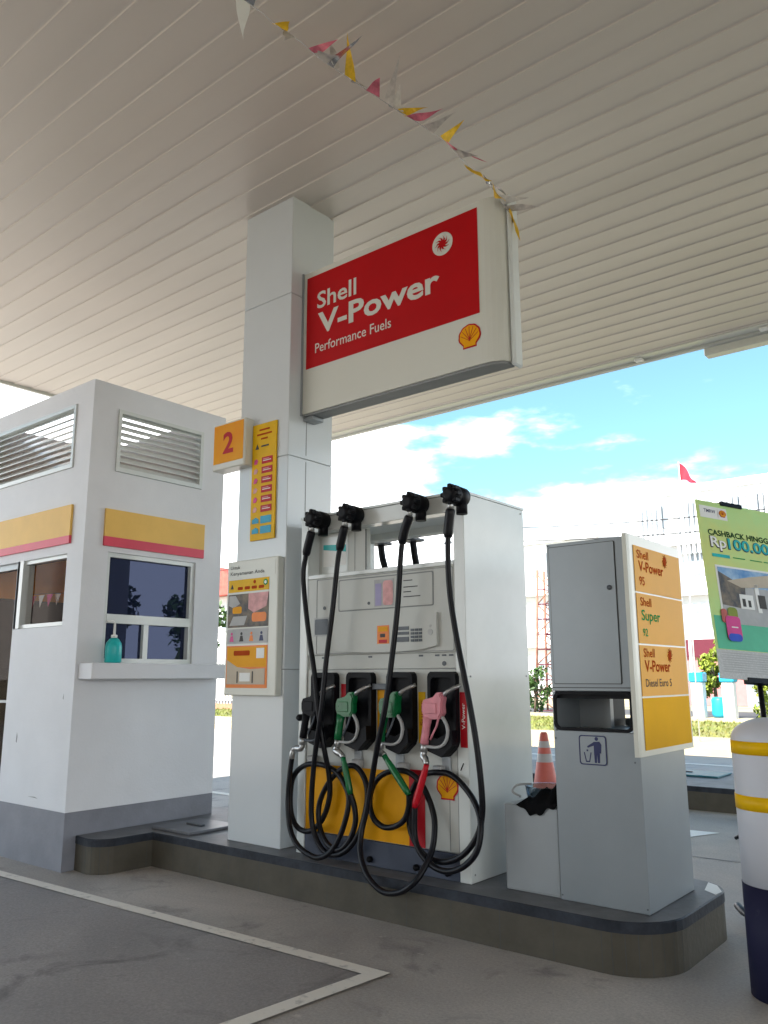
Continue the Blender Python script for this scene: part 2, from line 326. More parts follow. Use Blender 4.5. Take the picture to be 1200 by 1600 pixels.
def pecten(mb, F, cx, cz, w, d=0.004):
    def outline(k):
        pts = []
        for i in range(57):
            th = R(-22 + 224*i/56); lob = 1 + 0.035*abs(math.cos(th*7*180/224*1.0+0.3))
            rr = (0.5 + 0.02*math.sin(th))*lob*k
            pts.append((math.cos(th)*rr, math.sin(th)*rr*0.95+0.03))
        b = [(-0.33*k, -0.27*k-0.02), (-0.30*k, -0.33*k), (-0.31*k, -0.44*k), (0.31*k, -0.44*k), (0.30*k, -0.33*k), (0.33*k, -0.27*k-0.02)]
        return [(cx+p[0]*w, cz+p[1]*w) for p in pts + b]
    mb.flat(F, outline(1.0), REDL, d, 0.002); mb.flat(F, outline(0.87), YEL, d+0.002, 0.002)
    for i in range(7):
        th = R(90 + (i-3)*26); c, s_ = math.cos(th), math.sin(th); b0 = (cx+(i-3)*0.062*w, cz-0.27*w)
        e = (cx+c*0.41*w, cz+(s_*0.40+0.03)*w); b0 = (b0[0]*.72+e[0]*.28, b0[1]*.72+e[1]*.28); px, pz = -s_*0.010*w, c*0.010*w
        mb.flat(F, [(b0[0]-px, b0[1]-pz), (e[0]-px, e[1]-pz), (e[0]+px, e[1]+pz), (b0[0]+px, b0[1]+pz)][::-1], REDL, d+0.004, 0.0015)
def disc(mb, F, cx, cz, r, m, d=0.0, t=0.003, n=28): mb.flat(F, [(cx+r*math.cos(2*math.pi*i/n), cz+r*math.sin(2*math.pi*i/n)) for i in range(n)], m, d, t)
def swirl(mb, F, cx, cz, r, m, d):
    disc(mb, F, cx, cz, r*0.42, m, d, 0.002, 16)
    for i in range(10):
        a = 2*math.pi*i/10; pts = [(cx+math.cos(a+q)*r*k, cz+math.sin(a+q)*r*k) for q, k in ((0, 0.38), (0.62, 0.38), (0.62, 0.62), (0.85, 0.9), (0.35, 0.6))]
        mb.flat(F, pts, m, d+0.0003, 0.002)
def rrect(a0, a1, b0, b1, r, n=5):
    pts = []
    for cx, cz, s in ((a1-r, b0+r, -90), (a1-r, b1-r, 0), (a0+r, b1-r, 90), (a0+r, b0+r, 180)):
        for i in range(n+1): th = R(s+90*i/n); pts.append((cx+r*math.cos(th), cz+r*math.sin(th)))
    return pts
def ring(mb, F, outer, inner, m, d0, t):       # frame between two outlines with equal point counts
    o, u, v = F; n_ = u.cross(v); k = len(outer)
    P = lambda q, d: o+u*q[0]+v*q[1]+n_*d
    pts = [P(q, d0) for q in outer]+[P(q, d0+t) for q in outer]+[P(q, d0+t) for q in inner]+[P(q, d0) for q in inner]
    F_ = []
    for i in range(k):
        j = (i+1) % k
        for a in range(3): F_.append((a*k+i, a*k+j, (a+1)*k+j, (a+1)*k+i))
        F_.append((3*k+i, 3*k+j, j, i))
    mb.poly(pts, F_, m)
def smooth_path(p, sub=6):
    p = [Vector(q) for q in p]; o = []
    for i in range(len(p)-1):
        a, b, c, d = p[max(i-1, 0)], p[i], p[i+1], p[min(i+2, len(p)-1)]
        for k in range(sub):
            t = k/sub; o.append(0.5*((2*b)+(c-a)*t+(2*a-5*b+4*c-d)*t*t+(3*b-a-3*c+d)*t**3))
    o.append(p[-1]); return o

# ------------------------------------------------------------------ ground
b = MB(); b.box(-600, 600, -600, 600, -0.5, -0.012, SAND); struct(b.build('ground'), 'dry sandy ground around the station')
b = MB(); b.box(-26, 16, -16, 14.75, -0.2, 0.0, CONC); 
for x in (-18, -13, -8.2, -0.6, 4.4):
    b.box(x-0.006, x+0.006, -16, 14.75, 0.0005, 0.0015, SEAML)
for y in (-2.2, 6.6, 11.2):
    b.box(-26, 16, y-0.006, y+0.006, 0.0018, 0.0028, SEAML)
struct(b.build('forecourt'), 'pale grey concrete forecourt under the canopy')
cA = Vector((-2.586, 3.202, 0)); dx_ = Vector((-3.448, -0.142, 0)).normalized(); dy_ = Vector((-0.074, -0.758, 0)).normalized()
b = MB(); i1 = cA + dy_*0.08+dx_*0.05
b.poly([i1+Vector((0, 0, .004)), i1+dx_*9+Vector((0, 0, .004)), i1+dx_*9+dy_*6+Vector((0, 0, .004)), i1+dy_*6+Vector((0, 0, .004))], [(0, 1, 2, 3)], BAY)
b.f = [f[::-1] for f in b.f]
struct(b.build('bay_pavement'), 'darker grey concrete of the filling bay inside the white line')
b = MB()
def strip(b, p, d, ln, w, side, z=0.008, m=PAINT):
    q = [p, p+d*ln, p+d*ln+side*w, p+side*w]; q = [Vector((v.x, v.y, z)) for v in q]
    f = (0, 1, 2, 3); n = (q[1]-q[0]).cross(q[2]-q[0]); b.poly(q, [f if n.z > 0 else f[::-1]], m)
strip(b, cA, dx_, 9, 0.085, dy_); strip(b, cA+dy_*0.085, dy_, 5, 0.09, dx_)
struct(b.build('bay_marking'), 'white painted corner line of the filling bay')
b = MB()
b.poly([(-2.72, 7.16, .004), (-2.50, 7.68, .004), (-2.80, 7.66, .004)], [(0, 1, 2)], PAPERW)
b.box(-25, -7.0, 6.55, 6.67, .004, .0045, PAINT); b.box(-12, 8, 13.2, 13.35, .004, .0045, PAINT)
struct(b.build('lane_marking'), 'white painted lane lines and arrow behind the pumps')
b = MB(); b.box(-120, 120, 26.5, 33, -0.1, 0.0, ROADM); struct(b.build('road'), 'grey public road beyond the verge')
b = MB(); b.box(-60, 40, 14.78, 15.0, -0.1, 0.11, PAVE); b.box(-60, 40, 15.02, 18.4, -0.1, 0.06, PAVE); b.box(-60, 40, 25.7, 26.45, -.1, .09, PAVE)
b.box(-60, -27, 9.0, 9.4, -.1, .1, PAVE)
struct(b.build('pavement'), 'sunlit pavement strip beyond the forecourt')
b = MB()
rg = random.Random(3)
for i in range(9000):
    x = rg.uniform(-30, 6); y = rg.uniform(18.6, 25.5); h = rg.uniform(0.05, 0.16); a = rg.uniform(0, 6.28); w = rg.uniform(.02, .05)
    b.poly([(x-w*math.cos(a), y-w*math.sin(a), -0.01), (x+w*math.cos(a), y+w*math.sin(a), -0.01), (x+rg.uniform(-.06, .06), y+rg.uniform(-.06, .06), h*.6)], [(0, 1, 2)], GRASSM)
b.box(-60, 40, 18.42, 25.68, -.2, -.002, GRASSM)
o = b.build('grass'); o['kind'] = 'stuff'; o['label'] = 'yellowish green grass on the sunlit verge'; o['category'] = 'grass'

# ------------------------------------------------------------------ pump island
H = 0.235
def island(name, outline, label, h=H, light_end=False):
    b = MB(); n = len(outline); c = Vector((sum(p[0] for p in outline)/n, sum(p[1] for p in outline)/n, 0))
    def off(k, z):
        r = []
        for i in range(n):
            a = Vector(outline[i-1]); q = Vector(outline[i]); d = Vector(outline[(i+1) % n])
            e1 = (q-a); e2 = (d-q); n1 = Vector((e1.y, -e1.x)).normalized(); n2 = Vector((e2.y, -e2.x)).normalized()
            m_ = (n1+n2).normalized(); r.append((q.x-m_.x*k, q.y-m_.y*k, z))
        return r
    A = off(0.004, 0); B_ = off(0.004, h-0.052); C0 = off(0, h-0.052); C1 = off(0, h-0.006); C2 = off(0.006, h); D = off(0.06, h)
    L_ = [A, B_, C0, C1, C2, D]; ms = [KERBS, KERBS, KERBN, KERBN, KERBT]
    for k in range(5):
        P = L_[k]+L_[k+1]; b.poly(P, [(i, (i+1) % n, n+(i+1) % n, n+i) for i in range(n)], ms[k])
    b.poly(D, [tuple(range(n))], KERBT)
    # vertical tile joints on the kerb face
    acc = 0
    for i in range(n):
        a = Vector(A[i]); q = Vector(A[(i+1) % n]); ln = (q-a).length; d = (q-a)/max(ln, 1e-6); nn = Vector((d.y, -d.x, 0))
        sp_ = 0.30 if ln > .15 else .06
        t = sp_-min(acc, sp_-.001)
        while t < ln:
            p = a+d*t; b.poly([p-d*.0015+nn*.001, p+d*.0015+nn*.001, p+d*.0015+nn*.001+Vector((0, 0, h-.054)), p-d*.0015+nn*.001+Vector((0, 0, h-.054))], [(0, 1, 2, 3)], SEAM); t += sp_
        acc = (acc+ln) % sp_
    o = b.build(name); struct(o, label); return o
def arc(cx, cy, r, a0, a1, n=10): return [(cx+r*math.cos(R(a0+(a1-a0)*i/n)), cy+r*math.sin(R(a0+(a1-a0)*i/n))) for i in range(n+1)]
ol = [(-7.3, 3.43)] + [(-5.9, 3.43)] + arc(-5.50, 3.55, 0.16, -105, -10, 8)
ol += [(-5.33, 3.83)] + arc(-1.83, 4.13, 0.30, -90, 0, 10) + arc(-1.75, 4.66, 0.22, 0, 90, 10) + [(-7.3, 4.90)]
island('pump_island', ol, 'raised tiled island carrying the kiosk, column and pump')
b = MB(); b.flat((Vector((0, 0, H)), Vector((1, 0, 0)), Vector((0, 1, 0))), [(-1.62, 4.66), (-1.545, 4.60), (-1.537, 4.68), (-1.60, 4.80), (-1.66, 4.84)], PAPERW, .0004, .0012); struct(b.build('painted_light_patch'), 'patch of bright light painted white at the rear corner of the island')  # bright light on the island corner, painted in white
b = MB(); ol2 = arc(-3.2, 9.2, 0.4, -90, 0, 8)
ol2 = [(-9, 8.82)] + arc(-1.2, 9.22, 0.4, -90, 0, 8) + arc(-1.2, 9.85, 0.4, 0, 90, 8) + [(-9, 10.25)]
island('second_pump_island', ol2, 'second low pump island behind the first')
def manhole(name, loc, sx, sy, m, label):
    t = thing(name, loc, label, 'manhole cover', 'inspection covers on the islands'); x, y, z = loc
    b = MB(); b.box(x-sx/2, x+sx/2, y-sy/2, y+sy/2, z+.001, z+.022, m, 0.006); b.build('cover', t)
    b = MB(); b.box(x-.09, x+.09, y-.02, y+.02, z+.0225, z+.034, DGREY, .004); b.build('lifting_plate', t)
manhole('manhole_cover', (-5.22, 4.13, H), 0.46, 0.46, mat('cover_grey', (0.13, .135, .15), .4, var=.15), 'square grey inspection cover on the island between kiosk and column')
manhole('manhole_cover', (-3.55, 9.85, H), 0.9, 0.5, mat('cover_teal', (0.03, .13, .16), .4, var=.15), 'teal inspection cover on the second island behind the litter bin')

# ------------------------------------------------------------------ canopy
t = thing('canopy', (-1, 1, 0), 'large flat forecourt canopy with slatted cream soffit strips', 'canopy')
X0, X1, Y0, Y1, ZC = -9.87, 13.0, -13.0, 8.97, 5.0  # reach out of view lengthened to cut the light under the canopy
b = MB(); P = 0.2285; y = Y0+0.04
prof = []
while y < Y1-0.1:
    prof += [(y, ZC), (y+0.012, ZC+0.0005), (y+0.2285-.018, ZC+0.0098), (y+.2285-.005, ZC+.0075)]; y += P
for i in range(len(prof)-1):
    (ya, za), (yb, zb) = prof[i], prof[i+1]; b.poly([(X0+.03, ya, za), (X1, ya, za), (X1, yb, zb), (X0+.03, yb, zb)], [(0, 3, 2, 1)], SOFFIT)
b.build('soffit', t)
b = MB(); b.box(X0, X1, Y1-0.04, Y1+0.02, ZC-0.04, ZC+0.95, WHITE2); b.box(X0, X0+0.05, Y0, Y1-.042, ZC-0.03, ZC+0.95, WHITE2)
b.box(X1-.05, X1, Y0, Y1-.042, ZC-0.03, ZC+0.95, WHITE2); b.box(X0+.052, X1-.052, Y0, Y0+.05, ZC-0.03, ZC+.95, WHITE2)
b.box(X0+.06, X1-.06, Y0+.06, Y1-.06, ZC+0.5, ZC+0.6, DGREY); b.box(X0+.055, X1-.055, Y1-.19, Y1-.045, ZC-.012, ZC+.045, SIGNW)
b.build('fascia', t)
b = MB(); b.box(-2.68, 0.5, Y1+.022, Y1+0.16, ZC-0.12, ZC+0.06, SIGNW, .01); b.build('gutter', t)
for x in (-3.38, -2.0):
    b = MB(); b.box(x-.05, x+.05, Y1-.14, Y1-.06, ZC-.045, ZC-.013, PAPERW, .008); b.build('lamp_fitting', t)

# ------------------------------------------------------------------ column
CX0, CX1, CY0, CY1 = -4.68, -4.15, 3.985, 4.45
t = thing('canopy_column', ((CX0+CX1)/2, (CY0+CY1)/2, H), 'square white clad column rising from the island to the canopy', 'column')
b = MB()
zs = [H, 1.4, 2.93, 4.2, 5.04]
for i in range(4): b.box(CX0, CX1, CY0, CY1, zs[i]+(0.003 if i else 0), zs[i+1], CLAD, 0.004)
b.box(CX0+.01, CX1-.01, CY0+.01, CY1-.01, H+.01, 5.03, SEAML); b.build('cladding', t)
b = MB(); 
for z0, z1 in ((H, 2.92), (2.94, 4.19)):
    b.box(CX1+.0002, CX1+.0016, 4.165, 4.171, z0+.02, z1-.01, SEAML)
b.build('panel_joint', t)
b = MB(); b.box(-4.86, -4.66, 4.05, 4.10, 3.6, 3.7, CLAD)
# shell of trim where the column meets the soffit


# number sign
t = thing('number_sign', (-4.75, 3.9, 2.9), 'yellow and orange box sign with a red number 2 beside the column', 'number sign')
b = MB(); b.box(-4.90, -4.53, 3.90, 4.02, 2.905, 3.275, SIGNW, .008); b.box(-4.80, -4.66, 4.02, 4.10, 3.05, 3.15, GREYL); b.build('box', t)
F = FY(3.90); b = MB(); b.rect(F, -4.885, -4.545, 2.955, 3.26, mat('sign_orange', (0.78, 0.26, 0.002), .4, scale=2.5, col2=(0.78, .36, .01), spec=.15), .001, .002); b.build('face', t)
b = MB(); text(b, F, '2', -4.775, -4.655, 3.03, 0.165, REDL, .005, .03); b.build('numeral', t)

# tall yellow price/notice strip
t = thing('notice_strip', (-4.32, 3.94, 2.33), 'tall narrow yellow notice with red and blue boxes on the column', 'notice')
b = MB(); F = FY(3.982); b.rect(F, -4.52, -4.262, 2.33, 3.215, YELT, 0, .012); b.build('board', t)
b = MB(); F = FY(3.969)
for i, w in enumerate((.11, .16, .07)): b.rect(F, -4.39-w/2, -4.39+w/2, 3.16-i*.035, 3.172-i*.035, TXTR, 0, .002)
b.flat(F, [(-4.485, 3.02), (-4.445, 3.02), (-4.465, 3.06)], TXTG, 0, .002); b.rect(F, -4.42, -4.34, 3.032, 3.044, TXTG, 0, .002)
for i in range(6):
    z = 2.95-i*.073; b.rect(F, -4.41, -4.295, z-.05, z, REDL, 0, .002); b.rect(F, -4.395, -4.31, z-.030, z-.024, PAPERW, .0022, .001)
    b.rect(F, -4.395, -4.33, z-.018, z-.012, PHPINK, .0022, .001)
    b.flat(F, [(-4.495, z-.045), (-4.465, z-.045), (-4.45, z-.02), (-4.47, z-.003), (-4.49, z-.015)], PHPINK if i % 2 else MAG, 0, .002)
for i in range(2):
    z = 2.505-i*.075; b.rect(F, -4.41, -4.295, z-.055, z, CYANL, 0, .002); b.flat(F, [(-4.5, z-.05), (-4.43, z-.05), (-4.43, z-.02), (-4.46, z-.005), (-4.5, z-.02)], CYANL, 0, .002)
b.build('print', t)

# framed notice board
t = thing('notice_board', (-4.4, 3.93, 1.22), 'white framed customer notice board with photo collage on the column front', 'notice board')
b = MB(); b.box(-4.705, -4.165, 3.925, 3.984, 1.222, 2.185, SIGNW, .006); b.build('frame', t)
F = FY(3.925); b = MB(); b.rect(F, -4.68, -4.19, 2.06, 2.165, SIGNW, .0005, .0015)
text(b, F, 'Untuk', -4.665, -4.56, 2.125, .026, TXTG, .003, .012); text(b, F, 'Kenyamanan Anda', -4.665, -4.30, 2.08, .027, TXTG, .003, .012)
b.build('heading', t)
b = MB(); b.rect(F, -4.68, -4.25, 1.955, 2.045, YELT, .001, .002)
b.flat(F, [(-4.66, 1.98), (-4.625, 1.98), (-4.642, 2.015)], TXTG, .003, .001)
for i in range(4): b.flat(F, rrect(-4.58+i*.075, -4.525+i*.075, 1.97, 1.992, .008), TXTR, .003, .001)
disc(b, F, -4.40, 2.02, .013, TXTR, .003, .001); disc(b, F, -4.285, 2.01, .022, TXTGR, .003, .001); disc(b, F, -4.285, 2.01, .012, PAPERW, .0042, .001)
b.build('pictogram_strip', t)
b = MB(); b.rect(F, -4.68, -4.25, 1.70, 1.94, PHDARK, .001, .002)
b.flat(F, [(-4.46, 1.94), (-4.46, 1.83), (-4.40, 1.80), (-4.27, 1.84), (-4.25, 1.94)][::-1], PHPINK, .003, .001)
b.flat(F, [(-4.67, 1.93), (-4.60, 1.93), (-4.55, 1.87), (-4.62, 1.84), (-4.67, 1.86)][::-1], PHGREY, .003, .001)
b.flat(F, rrect(-4.42, -4.27, 1.735, 1.80, .02), ORG, .003, .001); b.flat(F, rrect(-4.63, -4.53, 1.80, 1.85, .015), YEL, .003, .001)
b.flat(F, [(-4.66, 1.715), (-4.5, 1.715), (-4.47, 1.78), (-4.62, 1.78)], PHGREY, .003, .001); b.build('photo_collage', t)
b = MB(); b.rect(F, -4.68, -4.25, 1.585, 1.69, PHGREY, .001, .002)
for i in range(4):
    cx = -4.63+i*.105; disc(b, F, cx, 1.655, .011, (MAG, TXTG, ORG, NAVYP)[i], .003, .001); b.flat(F, [(cx-.022, 1.60), (cx+.022, 1.60), (cx+.012, 1.64), (cx-.012, 1.64)], (MAG, TXTG, ORG, NAVYP)[i], .003, .001)
b.build('icon_strip', t)
b = MB(); b.rect(F, -4.68, -4.25, 1.275, 1.57, ORG, .001, .002); b.rect(F, -4.67, -4.26, 1.42, 1.56, YEL, .003, .001)
b.flat(F, [(-4.67, 1.30), (-4.27, 1.30), (-4.27, 1.41), (-4.42, 1.405), (-4.56, 1.42), (-4.67, 1.47)], PHTAN, .0045, .001)
b.rect(F, -4.36, -4.28, 1.48, 1.55, PAPERW, .0045, .001); b.flat(F, rrect(-4.60, -4.43, 1.50, 1.535, .01), TXTR, .0045, .001)
for x in (-4.56, -4.40): b.rect(F, x, x+.012, 1.31, 1.39, TXTG, .006, .001)
b.rect(F, -4.53, -4.42, 1.32, 1.38, PAPERW, .006, .001); b.build('product_print', t)

# ------------------------------------------------------------------ hanging brand sign
t = thing('brand_sign', (-3.3, 4.25, 3.255), 'large white brand sign with a red field fixed to the column high above the pump', 'sign')
pl = [(-4.148, 4.11), (-2.56, 4.11)] + [(-2.56+.155*math.sin(R(a)), 4.20-.09*math.cos(R(a))) for a in (15, 30, 45, 60, 75, 90)]
pl += [(-2.405, 4.26), (-4.148, 4.26)]
b = MB(); b.prism(pl, 'z', 3.262, 4.385, SIGNW); b.build('sign_body', t)
pin = [(x*0.985-0.045, 4.19+(y-4.19)*.88) for x, y in pl]
b = MB(); b.prism([(x, y) for x, y in pin], 'z', 3.245, 3.261, SEAML); b.box(-4.147, -4.05, 4.13, 4.25, 3.215, 3.244, GREYL, .004); b.build('bottom_tray', t)
b = MB(); b.box(-4.152, -4.135, 4.098, 4.108, 3.25, 4.39, GREYL); b.build('side_trim', t)
b = MB(); b.box(-2.402, -2.368, 4.185, 4.285, 3.235, 4.40, WHITE, .012); b.build('end_trim', t)
F = FY(4.11); b = MB(); b.rect(F, -4.105, -2.568, 3.605, 4.340, RED, .001, .002); b.build('red_field', t)
b = MB()
text(b, F, 'Shell', -3.995, -3.605, 4.062, .135, SIGNW, .0045, .015)
text(b, F, 'V-Power', -3.985, -2.872, 3.858, .168, SIGNW, .0045, .026)
text(b, F, 'Performance Fuels', -4.01, -3.285, 3.712, .078, SIGNW, .0045, .004); b.build('lettering', t)
b = MB(); disc(b, F, -2.842, 4.178, .082, SIGNW, .0035, .002, 36); swirl(b, F, -2.842, 4.178, .066, RED, .006); b.build('swirl_emblem', t)
b = MB(); pecten(b, F, -2.648, 3.462, .165, .001); b.build('scallop_emblem', t)

# ------------------------------------------------------------------ bunting
t = thing('bunting', (-2.36, 4.2, 4.25), 'string of windblown foil pennants from canopy soffit to the brand sign corner', 'bunting')
bp_ = [(-2.955, 2.366, 4.970), (-2.959, 2.448, 4.933), (-2.933, 2.554, 4.914), (-2.919, 2.637, 4.890), (-2.874, 2.792, 4.860), (-2.846, 2.920, 4.817), (-2.812, 3.018, 4.795), (-2.777, 3.118, 4.768), (-2.732, 3.238, 4.734), (-2.692, 3.340, 4.703), (-2.658, 3.420, 4.678), (-2.613, 3.519, 4.648), (-2.558, 3.641, 4.604), (-2.522, 3.725, 4.568), (-2.475, 3.877, 4.474), (-2.421, 3.996, 4.414), (-2.388, 4.129, 4.305), (-2.375, 4.20, 4.262)]
b = MB(); b.tube(smooth_path([(-2.957, 2.33, 5.01)]+bp_, 3), 0.0022, SILV, 5); b.build('string', t)
# pennants: position along the string, blown direction (camera right, up components), length, colour
pen = [(0.9, (0.05, -1.0), .25, PAPERW, .6), (1.2, (.55, .75), .10, SILV, .4), (3.2, (.75, .55), .08, PENY, .5), (3.6, (-.3, -.6), .10, PENW, .5), (4.6, (.8, .45), .16, PENP, .3), (4.9, (.95, .1), .12, PENW, .8), (5.5, (.88, .5), .25, SILV, .15), (6.0, (-.2, .95), .17, PENW, .5),
       (6.9, (-.03, 1.0), .24, PENY, .3), (7.4, (-.4, .8), .13, PENW, .7), (8.1, (.3, .5), .10, PENP, .7), (9.1, (.25, 1.0), .27, PENW, .15), (9.7, (.1, .8), .14, PENW, .6), (10.1, (.9, .35), .19, PENY, .25), (10.7, (1.0, .05), .20, PENP, .3),
       (11.6, (.8, .35), .19, PENW, .3), (12.7, (.6, .65), .19, PENY, .3), (13.0, (1.0, -.3), .28, PENP, .2), (13.4, (1, -.1), .14, PENW, .5), (14.1, (.85, -.55), .16, PENY, .7), (14.9, (.9, -.45), .26, SILV, .15),
       (15.4, (.4, -.9), .14, PENY, .4), (15.8, (.95, .2), .22, PENW, .35), (16.4, (1, .02), .22, PENW, .25), (16.9, (.4, -.95), .22, PENY, .3)]
sp = smooth_path(bp_, 10)
for k, (pos, (dr, du), ln, m, wf) in enumerate(pen):
    i = min(int(pos*10), len(sp)-3); p = sp[i]; tg = (sp[i+2]-sp[i]).normalized(); d = (rt*dr+up*du+fw*random.uniform(-.5, .5)).normalized()
    w = 0.10*(0.5+wf*.7); a = p-tg*w/2; c = p+tg*w/2; nrm = tg.cross(d).normalized()
    pts = []; fc = []; n = 6
    for q in range(n+1):
        s_ = q/n; cv = nrm*math.sin(s_*3.0+k)*0.018*s_*1.5; ce = p+d*ln*s_+cv; hw = tg*(w/2)*(1-s_)
        tw = nrm*math.sin(s_*5+k*2)*.022*(1-s_)
        pts += [ce-hw+tw, ce+hw-tw]
    for q in range(n): fc.append((2*q, 2*q+1, 2*q+3, 2*q+2))
    b = MB(); b.poly(pts, fc, m, True); b.build('pennant', t)

# ------------------------------------------------------------------ kiosk
KX0, KX1, KY0, KY1, KZ = -7.55, -5.66, 3.31, 4.64, 3.68
T = 0.12
t = thing('kiosk', ((KX0+KX1)/2, (KY0+KY1)/2, 0), 'white flat topped kiosk with louvred top and yellow bands left of the column', 'kiosk')
b = MB()
# right face (+X) wall with openings: window y 3.52..4.33 z 1.50..2.305 ; louvre y 3.52..4.40 z 2.96..3.49
def wallX(b, x0, x1, y0, y1, z0, z1, holes, m):
    ys = sorted({y0, y1, *[h[0] for h in holes], *[h[1] for h in holes]}); 
    for a, c in zip(ys, ys[1:]):
        hs = sorted([(h[2], h[3]) for h in holes if h[0] <= a and h[1] >= c]); z = z0
        for h0, h1 in hs:
            if h0 > z: b.box(x0, x1, a, c, z, h0, m)
            z = h1
        if z < z1: b.box(x0, x1, a, c, z, z1, m)
def wallY(b, y0, y1, x0, x1, z0, z1, holes, m):
    xs = sorted({x0, x1, *[h[0] for h in holes], *[h[1] for h in holes]})
    for a, c in zip(xs, xs[1:]):
        hs = sorted([(h[2], h[3]) for h in holes if h[0] <= a and h[1] >= c]); z = z0
        for h0, h1 in hs:
            if h0 > z: b.box(a, c, y0, y1, z, h0, m)
            z = h1
        if z < z1: b.box(a, c, y0, y1, z, z1, m)
wallX(b, KX1-T, KX1, KY0, KY1, 0.4, KZ, [(3.52, 4.37, 1.46, 2.315), (3.535, 4.395, 2.965, 3.485)], WHITEWALL)
wallY(b, KY0, KY0+T, KX0, KX1-T, 0.4, KZ, [(-6.62, -5.89, 1.74, 2.30), (-7.5, -6.66, 0.02+.4, 2.30), (-7.25, -5.895, 2.99, 3.52)], WHITEWALL)
wallX(b, KX0, KX0+T, KY0+T, KY1, 0.4, KZ-.02, [], WHITEWALL)
wallY(b, KY1-T, KY1, KX0+T, KX1-T, 0.4, KZ-.02, [], WHITEWALL)
b.build('wall', t)
b = MB(); b.box(KX1-T, KX1+.0, KY0, KY1, 0, 0.399, PLINTHM); b.box(-6.66, KX1-T, KY0, KY0+T, 0, .399, PLINTHM); b.build('plinth', t)
b = MB(); b.box(KX0, -7.5, KY0, KY0+T, 0, .399, PLINTHM); b.box(KX0, KX0+T, KY0+T, KY1, 0, .399, PLINTHM); b.build('plinth', t)
b = MB(); b.box(KX0+T, KX1-T, KY0+T, KY1-T, 2.62, 2.72, BROWNREFL); b.build('ceiling', t)
b = MB(); b.box(KX0+T, KX1-T, KY1-T-.02, KY1-T-.001, 2.02, 2.62, BROWNREFL); b.box(KX0+T, KX1-T, KY1-T-.03, KY1-T-.001, .0, 2.019, DARKIN)
b.box(KX0+T, KX1-T, KY0+T, KY1-T-.031, .0, .4, DARKIN); b.box(KX1-T-.02, KX1-T-.001, KY0+T+.0, 3.5, .4, 2.6, DARKIN); b.box(KX0+T+.001, KX0+T+.02, KY0+T, KY1-T-.04, .4, 2.06, DARKIN); b.box(KX0+T+.001, KX0+T+.02, KY0+T, KY1-T-.04, 2.061, 2.619, BROWNREFL); b.box(KX0+T+.03, KX0+T+.25, 3.75, 4.3, .41, 1.75, BLACK); b.build('interior', t)
# louvres
b = MB(); F = FX(KX1)
def frameX(b, x0, x1, y0, y1, z0, z1, w, m):
    b.box(x0, x1, y0, y1, z1-w, z1, m); b.box(x0, x1, y0, y1, z0, z0+w, m); b.box(x0, x1, y0, y0+w, z0+w, z1-w, m); b.box(x0, x1, y1-w, y1, z0+w, z1-w, m)
def frameY(b, y0, y1, x0, x1, z0, z1, w, m):
    b.box(x0, x1, y0, y1, z1-w, z1, m); b.box(x0, x1, y0, y1, z0, z0+w, m); b.box(x0, x0+w, y0, y1, z0+w, z1-w, m); b.box(x1-w, x1, y0, y1, z0+w, z1-w, m)
frameX(b, KX1-.06, KX1+.012, 3.537, 4.393, 2.967, 3.483, .03, WHITE)
for i in range(9):
    z = 2.998+i*.0525; b.poly([(KX1+.004, 3.567, z), (KX1+.004, 4.363, z), (KX1-.045, 4.363, z+.045), (KX1-.045, 3.567, z+.045), (KX1+.004, 3.567, z+.008), (KX1+.004, 4.363, z+.008), (KX1-.045, 4.363, z+.053), (KX1-.045, 3.567, z+.053)],
                              [(0, 3, 2, 1), (4, 5, 6, 7), (0, 1, 5, 4), (2, 3, 7, 6), (1, 2, 6, 5), (3, 0, 4, 7)], WHITE)
b.build('louvre', t)
b = MB(); frameY(b, KY0-.012, KY0+.06, -7.248, -5.897, 2.992, 3.518, .03, WHITE)
for i in range(9):
    z = 3.022+i*.0525; x0, x1 = -7.218, -5.927
    b.poly([(x0, KY0-.004, z), (x1, KY0-.004, z), (x1, KY0+.045, z+.045), (x0, KY0+.045, z+.045), (x0, KY0-.004, z+.008), (x1, KY0-.004, z+.008), (x1, KY0+.045, z+.053), (x0, KY0+.045, z+.053)],
           [(0, 1, 2, 3)[::-1], (4, 5, 6, 7), (0, 1, 5, 4), (2, 3, 7, 6), (1, 2, 6, 5), (3, 0, 4, 7)], WHITE)
b.build('louvre', t)
# bands
b = MB(); F = FX(KX1); b.rect(F, 3.47, 4.435, 2.432, 2.652, YELB, 0.0, .02); b.rect(F, 3.47, 4.435, 2.358, 2.4315, PINKRED, 0.0, .0205); b.build('yellow_band', t)
b = MB(); F = FY(KY0); b.rect(F, -7.5, -5.845, 2.437, 2.682, YELB, 0.0, .02); b.rect(F, -7.5, -5.845, 2.375, 2.4365, PINKRED, 0.0, .0205); b.build('yellow_band', t)
# right window
b = MB(); frameX(b, KX1-.10, KX1-.02, 3.52, 4.37, 1.46, 2.315, .035, WHITE); 
b.box(KX1-.10, KX1-.015, 3.555, 4.335, 1.765, 1.835, WHITE); b.box(KX1-.09, KX1-.025, 3.90, 3.945, 1.495, 1.765, WHITE)
w = b.build('window_frame', t)
b = MB(); b.box(KX1-.066, KX1-.06, 3.555, 4.335, 1.835, 2.28, GL_TINT); b.build('pane', w)
b = MB(); b.box(KX1-.066, KX1-.06, 3.555, 3.90, 1.495, 1.765, GL_TINT); b.build('pane', w)
b = MB(); b.box(KX1-.076, KX1-.07, 3.945, 4.335, 1.495, 1.765, GL_TINT); b.build('pane', w)
